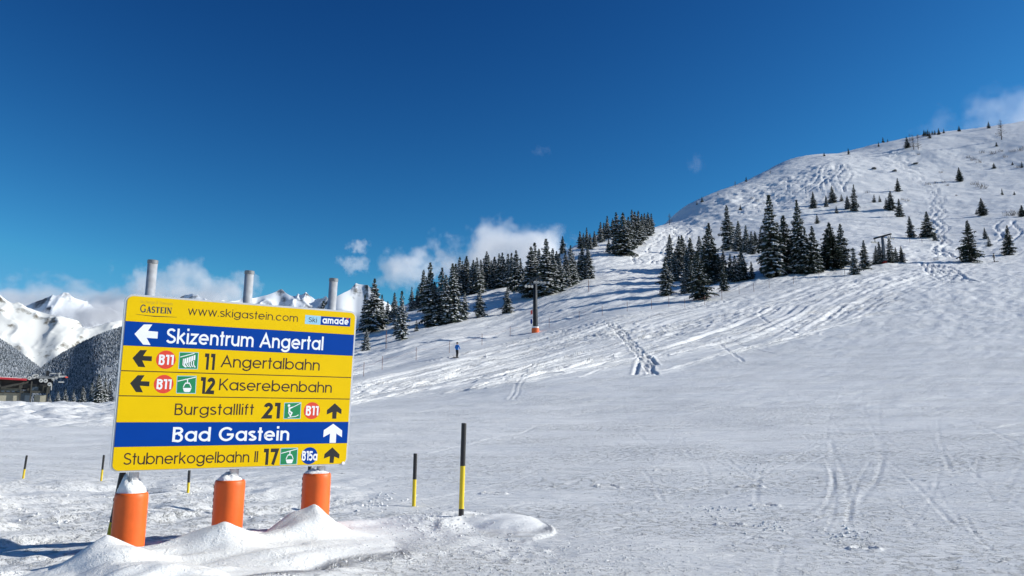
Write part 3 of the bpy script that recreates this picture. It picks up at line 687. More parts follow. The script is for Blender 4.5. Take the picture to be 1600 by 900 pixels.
def text(txt, p0, p1, cap_px, mat, w=.13, track=.16, name="lettering", y=YF, parent=sign, small=None):
    """lettering between two baseline pixels; cap_px = height of a capital in pixels"""
    G = glyphs(w); x = 0; items = []
    for i, ch in enumerate(txt):
        sc = 1.0
        if small and i and ch.isupper(): sc = small
        wd, st = G[ch]; items.append((x, st, sc)); x += wd * sc + track
    x -= track
    u0, v0 = S(*p0); u1, v1 = S(*p1); mid = ((p0[0] + p1[0]) / 2, (p0[1] + p1[1]) / 2)
    hgt = S(mid[0], mid[1] - cap_px)[1] - S(*mid)[1]; sy = hgt / 1.37; sx = (u1 - u0) / x
    mb = MB(); q = 0; out = None
    for (ox, st, sc), ch in zip(items, txt):
        if ch == ' ':
            out = local(name, mb, M[mat], parent); mb = MB()
        for k, s in enumerate(st):
            # keep the stroke weight even when the word is squeezed
            stroke(mb, [(ox + a * sc, b * sc) for a, b in s], w, y - .00016 * (q % 6), lambda X, Z: (u0 + X * sx, v0 + (v1 - v0) * X / x + Z * sy)); q += 1
    return local(name, mb, M[mat], parent)
def poly(name, pts, mat, y=YF, parent=sign, off=(0, 0)):
    mb = MB(); n = len(pts); out = [S(px + off[0], py + off[1]) for px, py in pts]
    mb.add([(u, y, v) for u, v in out], [tuple(range(n))]); return local(name, mb, M[mat], parent)

text("www.skigastein.com", (293, 491.5), (464.5, 503), 12.5, 'brown', .14, .16)
text("Skizentrum Angertal", (259, 536.2), (504, 547.2), 22.5, 'white', .20, .13)
text("Angertalbahn", (344.5, 573.5), (498.6, 579), 18, 'brown', .155, .13)
text("Kaserebenbahn", (341.5, 609.6), (517.5, 613.6), 17.5, 'brown', .155, .13)
text("Burgstalllift", (272, 648.3), (395.5, 648), 17.6, 'brown', .155, .16)
text("Bad Gastein", (268.4, 690), (450.8, 688), 22, 'white', .215, .14)
text("Stubnerkogelbahn II", (192, 726.2), (402, 721.8), 18, 'brown', .155, .13)
for t, a, b, h in (("11", (318.0, 577.5), (334.5, 578.2), 25.5), ("12", (311.6, 615), (333.8, 616), 26), ("21", (411.2, 654), (436.4, 653.8), 24.8), ("17", (410.1, 726.3), (432.3, 725.6), 25.3)):
    text(t, a, b, h, 'black', .31, .2)
# header logos
def serif_word(p0, p1, cap_px, mat):
    """small capitals with thick and thin strokes and serifs"""
    T, t = .27, .10; C = 1.37
    def sf(x, z): return ([(x - .20, z), (x + .20, z)], t)
    Gs = {'G': (1.15, [(arc(.6, C / 2, .50, C / 2 - .06, 40, 325, 22), .2), ([(1.0, .05), (1.0, .58)], .2), ([(.78, .6), (1.15, .6)], t)]),
          'A': (1.2, [([(.2, .03), (.6, C)], t), ([(.58, C), (1.0, .03)], T), ([(.35, .45), (.85, .45)], t), sf(.2, .05), sf(1.0, .05)]),
          'S': (.8, [(arc(.4, 1.0, .30, .32, 25, 258, 14) + arc(.4, .37, .34, .32, 82, -160, 14), .2)]),
          'T': (1.1, [([(.55, .03), (.55, C)], T), ([(.05, C - .05), (1.05, C - .05)], t), ([(.08, C), (.08, C - .3)], t), ([(1.02, C), (1.02, C - .3)], t), sf(.55, .05)]),
          'E': (.95, [([(.25, .03), (.25, C)], T), ([(.05, C - .05), (.88, C - .05)], t), ([(.2, .7), (.7, .7)], t), ([(.05, .05), (.92, .05)], t), ([(.88, C), (.88, C - .28)], t), ([(.92, 0), (.92, .3)], t)]),
          'I': (.5, [([(.25, .03), (.25, C)], T), sf(.25, .05), sf(.25, C - .05)]),
          'N': (1.25, [([(.22, .03), (.22, C)], t), ([(.18, C), (1.03, .05)], T), ([(1.03, 0), (1.03, C)], t), sf(.22, .05), sf(.15, C - .05), sf(1.03, C - .05)])}
    x = 0; it = []
    for k, ch in enumerate("GASTEIN"):
        sc = 1.0 if k == 0 else .8
        it.append((x, Gs[ch][1], sc)); x += Gs[ch][0] * sc + .10
    u0, v0 = S(*p0); u1, v1 = S(*p1); mid = ((p0[0] + p1[0]) / 2, (p0[1] + p1[1]) / 2); sy = (S(mid[0], mid[1] - cap_px)[1] - S(*mid)[1]) / C; sx_ = (u1 - u0) / x
    mb = MB(); q = 0
    for ox, st_, sc in it:
        for pts, w in st_:
            stroke(mb, [(ox + a * sc, b * sc) for a, b in pts], w, YF - .00016 * (q % 6), lambda X, Z: (u0 + X * sx_, v0 + (v1 - v0) * X / x + Z * sy)); q += 1
    local("lettering", mb, M[mat])
M['slate'] = plain('sign_slate', (.035, .04, .055), .5)
serif_word((218.3, 487.8), (268.6, 490.4), 12.0, 'slate')
poly("underline", [(210, 490.6), (235, 493.2), (276, 495.4), (276, 495.9), (240, 494.8), (215, 491.6)], 'black')
text("Ski, Berge & Thermen", (218.5, 473.2), (269.5, 477), 4.4, 'tagline', .13, .14)
poly("logo_plate", [(476.6, 492), (500.9, 494), (500.0, 507.6), (475.8, 506)], 'paleblue')
poly("logo_plate", [(501.1, 494), (547.2, 497), (546.2, 510.4), (500.2, 507.6)], 'blue')
text("Ski", (481.6, 503), (494.2, 504), 7.5, 'black', .15, .22, y=YF - .001)
text("amade", (503, 505.2), (543.6, 507.6), 11.0, 'white', .27, .14, y=YF - .001)
poly("accent", [(540.2, 497.6), (544.2, 496.9), (543.6, 499.0), (540.6, 499.3)], 'red', YF - .003)
# arrows
A1 = [(209.8, 521.8), (224.4, 507), (237.6, 507), (231, 517), (246.5, 518.4), (245.7, 529), (228.7, 527.8), (234.8, 539), (223.4, 538.4)]
A2 = [(206.8, 559.5), (218.7, 546.9), (229.5, 546.9), (223.4, 556.1), (237.2, 556.7), (236.7, 564.3), (222, 563.3), (226.8, 573.7), (215.9, 573.1)]
poly("arrow", A1, 'white'); poly("arrow", A2, 'black'); poly("arrow", A2, 'black', off=(-3.8, 39.3))
poly("arrow", [(522.7, 630), (533.2, 639.7), (532.7, 647), (525.6, 643), (524.8, 654.1), (518.3, 654.1), (518.8, 643.6), (509.9, 647.6), (510.4, 640.5)], 'black')
poly("arrow", [(520.1, 662), (534, 672.5), (533.5, 683), (524.8, 677.2), (524, 691.7), (514.3, 691.7), (515.1, 677.2), (504.6, 683), (505.4, 672)], 'white')
poly("arrow", [(518.8, 698.7), (530, 709.8), (529.3, 716.3), (521.7, 713.2), (520.6, 723.1), (514.3, 723.1), (514.9, 712.7), (505.4, 716.3), (506.5, 709.2)], 'black')
# run discs
def disc(px, py, rad, mat):
    u, v = S(px, py); mb = MB(); n = 36
    mb.add([(u + rad * math.cos(6.2832 * k / n), YF, v + rad * math.sin(6.2832 * k / n)) for k in range(n)], [tuple(range(n))]); return local("run_disc", mb, M[mat])
for (x, y, r, m, t, hw_, cp) in ((258.9, 562, .108, 'red', "B11", 11.6, 15.5), (255.5, 600.1, .108, 'red', "B11", 11.6, 15.5), (486.8, 641.5, .108, 'red', "B11", 9.8, 14.6), (482.8, 711.9, .108, 'blue', "B15a", 12.0, 14.6)):
    d = disc(x, y, r, m); text(t, (x - hw_, y + cp / 2 - .3), (x + hw_, y + cp / 2 + .2), cp, 'white', .27, .10, y=YF - .001, parent=sign)
# lift pictograms
def picto(q, marks):
    """q: pixel corners tl tr br bl; marks: list of (points in 0..1 square, width or None for filled)"""
    c = [S(*p) for p in q]
    def tf(x, z):
        a = [(c[3][k] * (1 - x) + c[2][k] * x) * (1 - z) + (c[0][k] * (1 - x) + c[1][k] * x) * z for k in (0, 1)]; return a
    def pl(pts, mat, y):
        mb = MB(); mb.add([(tf(*p)[0], y, tf(*p)[1]) for p in pts], [tuple(range(len(pts)))]); return mb, mat
    mb, mt = pl([(-.04, -.04), (1.04, -.04), (1.04, 1.04), (-.04, 1.04)], 'paleblue', YF); o = local("pictogram", mb, M['paleblue'])
    mb, mt = pl([(0, 0), (1, 0), (1, 1), (0, 1)], 'green', YF - .0008); local("pictogram_field", mb, M['green'], o)
    mb = MB(); k = 0
    for pts, w in marks:
        y = YF - .0016 - .0002 * k; k += 1
        if w is None: mb.add([(tf(*p)[0], y, tf(*p)[1]) for p in pts], [tuple(range(len(pts)))])
        else: stroke(mb, pts, w, y, tf)
    o2 = local("pictogram_symbol", mb, M['white'], o)
gond = [([(.0, .70), (1.0, .96)], .05), ([(.55, .85), (.55, .58)], .06), ([(.42, .60), (.68, .60)], .05), ([(.33, .33), (.40, .52), (.46, .58), (.64, .58), (.70, .52), (.77, .33)], .05), ([(.31, .30), (.79, .30), (.72, .08), (.66, .05), (.44, .05), (.38, .08)], None)]
chair = [([(.02, .72), (.80, .97)], .05)]
for k in range(5):
    x = .26 + .125 * k; z = .60 + .055 * k
    chair += [([(x, z + .02), (x + .10, z + .06), (x + .10, z - .28), (x, z - .30)], None), ([(x + .02, .40 + .02 * k), (x + .02, .26), (x + .10, .10 + .03 * (k % 2)), (x + .15, .12)], .055)]
chair += [([(.20, .62), (.20, .22), (.34, .08)], .05)]
tbar = [([(.30, .62), (1.0, .98)], .045), (arc(.26, .84, .085, .085, 0, 330, 10), None), ([(.24, .74), (.34, .70), (.36, .44), (.24, .46)], None), ([(.32, .68), (.50, .74)], .06), ([(.30, .48), (.47, .36), (.36, .14)], .085), ([(.28, .46), (.26, .36), (.40, .12)], .06), ([(.22, .06), (.74, .13), (.90, .22)], .05)]
picto([(281, 551), (309, 551.5), (307.5, 576), (279.5, 575.5)], chair)
picto([(277.3, 587.9), (305.6, 588.2), (304.3, 613.9), (276, 613.5)], gond)
picto([(444.8, 630), (469.2, 629.4), (467.9, 653.3), (443.5, 653.6)], tbar)
picto([(439, 700.8), (464, 700.3), (462.6, 724.5), (437.7, 725.5)], gond)
u, v = S(535.5, 723.4); mb = MB(); n = 16
mb.tube([(u, -.012, v), (u, -.022, v)], .020, 16); local("screw_cap", mb, M['white'])

# posts behind the board, orange pads at their feet
def to_local(p): return Mloc.inverted() @ Vector(p)
for (tx, ty), padx in (((240, 406), 205), ((392.5, 423), 363), ((525, 435), 500.5)):
    un, vn = S(tx, ty)
    k = 1 + .12 / 9.6
    un, vn = un * 1.0 + .012, vn * 1.0
    yy = .115
    mb = MB(); mb.tube([(un, yy, -SH / 2 - 1.6), (un, yy, vn)], .056, 20); post = local("post", mb, M['galv'], smooth=False)
    for p in post.data.polygons: p.use_smooth = len(p.vertices) == 4
    mb = MB(); mb.tube([(un, yy, vn - .035), (un, yy, vn + .004), (un, yy, vn + .010)], [.0605, .0605, .050], 20); local("post_cap", mb, M['cap'], post)
    for zz in (.75, .05, -.7):
        mb = MB(); mb.box((un, .052, zz), (.20, .013, .05)); local("clamp", mb, M['galv'], post)
PADS = []
for (px, ptop, pbot, off) in ((208, 772, 872, .10), (363.5, 752, 850, .10), (500.5, 741, 838, .10)):
    # pad centre: on the post line, upright
    un, vn = S(px, ptop); c = Mloc @ Vector((un, .115, vn))
    ztop = c.z; zb = zat(c.x, c.y) - .25
    n = 28; mb = MB(); r = .181
    lean = Vector((NV.x * TILT, NV.y * TILT, 0)) * .5
    prof = [(0, r * .99), (.5, r), (.93, r), (.975, r * .985), (1.0, r * .93)]
    V = []; F = []
    for t, rr in prof:
        zc = zb + (ztop - zb) * t; o_ = c + lean * (zc - ztop); 
        for k in range(n):
            a = 2 * math.pi * k / n; q = rr * (1 + .012 * math.sin(3 * a + px) + .01 * math.sin(7 * a + 5 * t)); V.append(to_local((o_.x + q * math.cos(a), o_.y + q * math.sin(a), zc)))
    for j in range(len(prof) - 1):
        F += [(j * n + k, j * n + (k + 1) % n, (j + 1) * n + (k + 1) % n, (j + 1) * n + k) for k in range(n)]
    F.append(tuple((len(prof) - 1) * n + k for k in range(n)))
    pad = pydata("padding", V, F, M['orange'], sign, False)
    for p in pad.data.polygons: p.use_smooth = len(p.vertices) == 4
    # seam where the foam sleeve is laced shut
    sd_ = Vector((-.96, -.28, 0))
    for t in (.92, .84, .76, .68, .60):
        mb = MB(); mb.box(to_local((c.x + sd_.x * r, c.y + sd_.y * r, zb + (ztop - zb) * t)), (.012, .02, .035)); local("lace", mb, M['black'], pad)
    # snow heaped on the pad around the post
    hS = {208: .15, 363.5: .075, 500.5: .045}[px]; V = []; F = []; m = 22; lv = 7
    for j in range(lv):
        t = j / (lv - 1)
        for k in range(m):
            a = 2 * math.pi * k / m; nz = float(fbm(np.array(math.cos(a) * 2.2 + px), np.array(math.sin(a) * 2.2 + 2 * t), 3, 5))
            rr = (.155 * (1 - t) + .058 * t) * (1 + .22 * nz) * (1 + .12 * math.sin(math.pi * t))
            zz = ztop - .01 + hS * (t ** .8) * (1 + .5 * nz * t) * (1 + .45 * max(0, -math.cos(a)))
            V.append(to_local((c.x + rr * math.cos(a), c.y + rr * math.sin(a), zz)))
    F = [(j * m + k, j * m + (k + 1) % m, (j + 1) * m + (k + 1) % m, (j + 1) * m + k) for j in range(lv - 1) for k in range(m)] + [tuple((lv - 1) * m + k for k in range(m))]
    pydata("snow_cap", V, F, M['snow'], pad, True)
    PADS.append(c)

# ------------------------------------------------------------------ black and yellow edge poles
def edge_pole(label, px, py_top, py_mid, py_bot, r, rad, lean_px=0, boot=False):
    a, t = azte(px, py_bot)
    for r in np.linspace(r * (.88 if boot else .97), r * 1.25, 400):          # where the sight line to the foot meets the finished snow
        x, y = r * math.sin(a), r * math.cos(a); z = zat(x, y)
        if z >= CAMH + t * r: break
    def zz(py): return CAMH + azte(px, py)[1] * r
    o = empty("edge_pole", (x, y, z)); tag(o, label, "pole", "black and yellow piste edge poles")
    zt, zm = zz(py_top) - z, zz(py_mid) - z; k = lean_px / FPX * r / max(zt, .1)
    P = lambda q: (k * q, 0, q)
    lo = zz(py_bot) - z + .10 if boot else -.35
    mb = MB(); mb.tube([P(lo), P(zm)], rad, 14); mb.build("yellow_section", M['pole_yellow'], o)
    mb = MB(); mb.tube([P(zm), P(zt - .01), P(zt)], [rad * 1.02, rad * 1.02, rad * .9], 14); mb.build("black_section", M['pole_black'], o)
    if boot: mb = MB(); mb.tube([P(-.35), P(lo)], rad * 1.04, 14); mb.build("black_foot", M['pole_black'], o)
edge_pole("tall thick black and yellow pole right of the sign in the snow bank", 720.5, 661, 728, 806, 12.55, .037, 3, True)
edge_pole("shorter black and yellow pole between the sign and the tall pole", 646.5, 708.5, 749, 791, 14.9, .033, 1)
edge_pole("leaning black and yellow pole behind the left orange padding", 170, 738, 816, 846, 10.6, .038, 12)
edge_pole("thin pole seen below the board between the left and middle padding", 293, 700, 754, 781, 17.2, .024, 0)
edge_pole("dark pole mostly hidden behind the right orange padding", 480, 690, 792, 800, 13.4, .030, 2)
edge_pole("distant thin pole just left of the sign board", 157.5, 711, 734, 758, 20.0, .021, 1)
edge_pole("leftmost thin pole standing alone at the left edge", 35.5, 711.5, 733, 754, 20.8, .021, 2)
mb = MB(); p = Vector((*gp(150, 10.2), 0)); p.z = zat(p.x, p.y)
mb.tube([(0, 0, -.02), (.10, .05, .07), (.28, .10, .16)], [.010, .012, .010], 7); o = mb.build("bent_rod", M['pole_black']); o.location = p
tag(o, "thin dark rod sticking out of the snow beside the leftmost padding", "rod")

# ------------------------------------------------------------------ spruces
def make_spruce(seed, levels, snowy, spread, sparse=0.0):
    """unit-height spruce: returns (trunk, crown, snow) meshes"""
    r = random.Random(seed)
    tb = MB(); tb.tube([(0, 0, -.06), (0, 0, .35), (0, 0, .75), (0, 0, .985)], [.017, .013, .007, .002], 7)
    V, F = [], []; SV, SF = [], []
    def tri(a, b, c): n = len(V); V.extend((a, b, c)); F.append((n, n + 1, n + 2))
    z0 = .045 + r.uniform(0, .03)
    for L in range(levels):
        t = L / (levels - 1); z = z0 + (1 - z0 - .012) * t ** .92
        rad = spread * (1 - t) ** .95 * (.84 + .16 * math.sin(L * 1.9 + seed)) * r.uniform(.85, 1.12) + .010
        if t < .07: rad *= .80
        nb = max(4, int(11 * (1 - t * .55))); a0 = r.uniform(0, 6.28)
        for k in range(nb):
            if r.random() < sparse: continue
            a = a0 + 6.2832 * k / nb + r.uniform(-.28, .28); ln = rad * r.uniform(.55, 1.25)
            dr = (.30 - .75 * t) * ln * r.uniform(.6, 1.3); zz = z + r.uniform(-.008, .008)
            ca, sa = math.cos(a), math.sin(a)
            tip = Vector((ca * ln, sa * ln, zz - dr)); root = Vector((0, 0, zz))
            side = Vector((-sa, ca, 0)); wd = (.030 + .20 * ln) * r.uniform(.7, 1.1)
            mid = root.lerp(tip, .55) + Vector((0, 0, .08 * ln))
            # needle sprays left and right of the branch, ragged outline
            nt_ = 4
            for sgn in (-1, 1):
                for q in range(nt_):
                    f0 = .10 + .82 * q / nt_; f1 = f0 + .30
                    p0 = root.lerp(tip, f0) + Vector((0, 0, .10 * ln * math.sin(3.14 * f0))); p1 = root.lerp(tip, min(f1, 1)) + Vector((0, 0, .06 * ln * math.sin(3.14 * min(f1, 1))))
                    out = root.lerp(tip, min(f0 + .28, 1.05)) + side * sgn * wd * (1.15 - .7 * f0) * r.uniform(.7, 1.25) + Vector((0, 0, -.10 * ln * r.uniform(.2, 1.5)))
                    tri(p0, out, p1)
            tri(root.lerp(tip, .75) + side * wd * .25, tip + Vector((ca, sa, -.3)) * .03 * r.random(), root.lerp(tip, .75) - side * wd * .25)
            # hanging twigs
            for q in range(2):
                f0 = r.uniform(.3, .9); p0 = root.lerp(tip, f0); tri(p0 + side * .010, p0 - side * .010 + Vector((ca, sa, 0)) * .016, p0 + Vector((r.uniform(-.01, .01), r.uniform(-.01, .01), -.035 - .10 * ln)))
            if r.random() < snowy and ln > .03:
                for q in range(1 + (ln > .07) + (snowy > .9)):
                    f0 = r.uniform(.45, .95); c = root.lerp(tip, f0) + side * wd * r.uniform(-.4, .4) + Vector((0, 0, .10 * ln * math.sin(3.14 * f0) + .005))
                    sx = r.uniform(.012, .026) * (.6 + .8 * (1 - t)); sy = sx * r.uniform(.55, .9); sz = sx * r.uniform(.35, .6); n = len(SV); m = 6
                    for i in range(m):
                        b = 6.2832 * i / m; q1 = r.uniform(.8, 1.2); SV.append(c + Vector((ca, sa, -.35)) * sx * math.cos(b) * q1 + side * sy * math.sin(b) * q1)
                    SV.append(c + Vector((0, 0, sz))); SV.append(c - Vector((0, 0, sz * .5)))
                    for i in range(m): SF.append((n + i, n + (i + 1) % m, n + m)); SF.append((n + (i + 1) % m, n + i, n + m + 1))
    # leader
    for k in range(6):
        a = k * 1.05; tri(Vector((0, 0, 1)), Vector((math.cos(a) * .012, math.sin(a) * .012, .955)), Vector((math.cos(a + .9) * .012, math.sin(a + .9) * .012, .955)))
    def me(nm, v, f, m):
        x = bpy.data.meshes.new(nm); x.from_pydata([tuple(p) for p in v], [], f); x.update(); x.materials.append(m); return x
    return me("trunk", tb.V, tb.F, M['bark']), me("crown", V, F, M['needle']), me("snow", SV, SF, M['treesnow'])
SPR = {}
for k in range(4):
    SPR['n', k] = make_spruce(10 + k, 28, 1.0, .212 + .018 * k, .10)           # narrow, thickly snowed
    SPR['w', k] = make_spruce(40 + k, 28, .60, .232 + .018 * k, .12)           # wide, lightly snowed
    SPR['s', k] = make_spruce(70 + k, 15, .35, .27 + .03 * k, .05)            # young
    SPR['b', k] = make_spruce(90 + k, 32, .30, .295 + .014 * k, .12)           # big, dark, almost clear of snow
def make_larch(seed):
    r = random.Random(seed); tb = MB(); tb.tube([(0, 0, -.05), (.01, 0, .5), (0, .01, 1)], [.022, .014, .003], 6)
    cb = MB()
    for k in range(46):
        z = r.uniform(.12, .95); a = r.uniform(0, 6.28); ln = .26 * (1.05 - z) * r.uniform(.6, 1.3) + .03
        d = Vector((math.cos(a), math.sin(a), r.uniform(.05, .5))); e = Vector((0, 0, z)) + d * ln
        cb.tube([(0, 0, z), e], [.006, .002], 4, False)
        for q in range(4):
            p = Vector((0, 0, z)) + d * ln * r.uniform(.3, 1); cb.tube([p, p + Vector((r.uniform(-.06, .06), r.uniform(-.06, .06), r.uniform(-.02, .06)))], [.004, .0015], 3, False)
    def me(nm, b, m):
        x = bpy.data.meshes.new(nm); x.from_pydata(b.V, [], b.F); x.update(); x.materials.append(m); return x
    return me("trunk", tb, M['bark']), me("branches", cb, M['twig'])
LAR = [make_larch(s) for s in (1, 2, 3)]

def tree(label, px, pb, pt, kind='n', group=None, r=None, name="spruce_tree"):
    if r is None: p = hit(px, pb)
    else: p = at(px, r)
    p.z = zat(p.x, p.y); rr = math.hypot(p.x, p.y)
    h = max(CAMH + azte(px, pt)[1] * rr - p.z, .6)
    o = empty(name, p); tag(o, label, "tree", group)
    ro = rng.uniform(0, 6.28)
    if kind == 'l': parts = zip(("trunk", "branches"), LAR[rng.randrange(3)])
    else: parts = zip(("trunk", "crown", "snow"), SPR[kind, rng.randrange(4)])
    for nm, me in parts:
        c = bpy.data.objects.new(nm, me); COL.objects.link(c); c.parent = o
        if nm != "trunk": c["kind"] = "stuff"
    wv = rng.uniform(.92, 1.28) * (.78 if pb - pt > 95 and r is None else 1.0)
    o.scale = (h * wv, h * wv * rng.uniform(.9, 1.1), h); o.rotation_euler = (rng.uniform(-.035, .035), rng.uniform(-.035, .035), ro)
    return o
ORD = "first second third fourth fifth sixth seventh eighth ninth tenth eleventh twelfth thirteenth fourteenth fifteenth sixteenth seventeenth eighteenth nineteenth twentieth twenty-first twenty-second twenty-third twenty-fourth twenty-fifth twenty-sixth twenty-seventh twenty-eighth twenty-ninth thirtieth".split()
def stand(label, group, kind, lst):
    for k, t in enumerate(sorted(lst)): tree(label % ORD[k], t[0], t[1], t[2], t[3] if len(t) > 3 else kind, group)

# --- stands in which the single trees cannot be told apart
stand("%s snow flecked spruce from the left in the stand between sign and pylon", "spruces in the stand between sign and lift pylon", 'n',
      [(616, 498, 457), (621, 524, 480), (660, 478, 421), (673, 509, 410), (678, 509, 440), (689, 503, 418), (697, 507, 430), (708, 505, 411), (703, 504, 450), (643, 484, 448), (652, 480, 452), (668, 490, 436), (667, 480, 432), (606, 506, 470)])
stand("%s snowy spruce from the left in the skyline row left of the pylon", "spruces of the skyline row behind the pylon", 'n',
      [(717, 460, 401), (727, 458, 400), (737, 458, 406), (747, 457, 402), (758, 448, 392), (763, 448, 398), (772, 449, 401), (779, 448, 396), (786, 448, 394), (792, 447, 396), (801, 452, 395), (808, 454, 390), (815, 452, 403), (722, 452, 408), (732, 452, 410), (742, 452, 410), (752, 450, 406), (768, 447, 406), (797, 446, 402), (712, 462, 412), (782, 446, 402)])
stand("%s snow laden spruce from the left in the tight stand right of the pylon head", "spruces in the stand right of the pylon head", 'n',
      [(828, 466, 384), (835, 463, 379), (846, 464, 398), (853, 463, 373), (865, 459, 388), (876, 455, 396), (885, 449, 394), (892, 445, 383), (899, 442, 405), (910, 438, 382), (920, 437, 384), (859, 452, 392), (871, 448, 392), (842, 456, 388), (904, 436, 398)])
stand("%s small dark spruce from the left on the skyline beside the snow ramp", "spruces on the skyline left of the snow ramp", 'n',
      [(907, 386, 361), (917, 387, 355), (922, 388, 364), (929, 384, 361), (938, 375, 347), (949, 371, 337), (958, 369, 341), (944, 372, 348), (912, 386, 364)])
stand("%s snow plastered spruce from the left in the square skyline clump", "spruces in the square clump on the skyline", 'n',
      [(966, 397, 331), (974, 399, 332), (978, 398, 344), (989, 380, 328), (993, 380, 330), (997, 380, 329), (1008, 368, 333), (1013, 368, 332), (1019, 367, 333), (983, 390, 338), (970, 398, 350), (1003, 372, 334)])
stand("%s dark spruce from the left in the long stand along the rope fence", "spruces in the long stand along the rope fence", 'w',
      [(1047, 424, 366, 'n'), (1062, 423, 369, 'n'), (1069, 421, 367, 'n'), (1081, 425, 371, 'n'), (1069, 459, 422, 'n'), (1079, 458, 404), (1096, 432, 369, 'n'), (1109, 436, 348), (1120, 435, 385), (1131, 435, 392), (1148, 441, 399), (1154, 393, 345, 'n'), (1158, 439, 386), (1163, 438, 402), (1166, 396, 352, 'n'), (1175, 398, 361, 'n'), (1090, 446, 392), (1103, 446, 384), (1125, 441, 396), (1141, 436, 396), (1116, 428, 372, 'n'), (1055, 440, 392, 'n'), (1074, 440, 388, 'n')])
stand("%s tall dark spruce from the left in the clumps before the upper pylon", "spruces in the clumps left of the upper pylon", 'w',
      [(1197, 400, 354), (1190, 390, 357), (1180, 381, 361), (1201, 424, 372), (1228, 422, 336), (1219, 428, 348), (1246, 428, 340), (1261, 426, 356), (1273, 427, 352), (1293, 420, 356), (1316, 414, 349), (1265, 428, 372), (1238, 420, 368), (1304, 420, 364), (1213, 426, 356)])
stand("%s spruce from the left in the clump around the upper pylon", "spruces around the upper pylon", 'w',
      [(1369, 414, 384), (1377, 413, 377), (1392, 413, 369), (1401, 412, 386), (1410, 412, 384)])
stand("%s tiny dark spruce from the left in the summit skyline row", "spruces in the summit skyline row", 's',
      [(1444, 214, 203), (1450, 214, 202), (1453, 217, 205), (1457, 212, 204), (1461, 212, 203), (1467, 212, 200), (1475, 210, 201), (1447, 213, 204)])
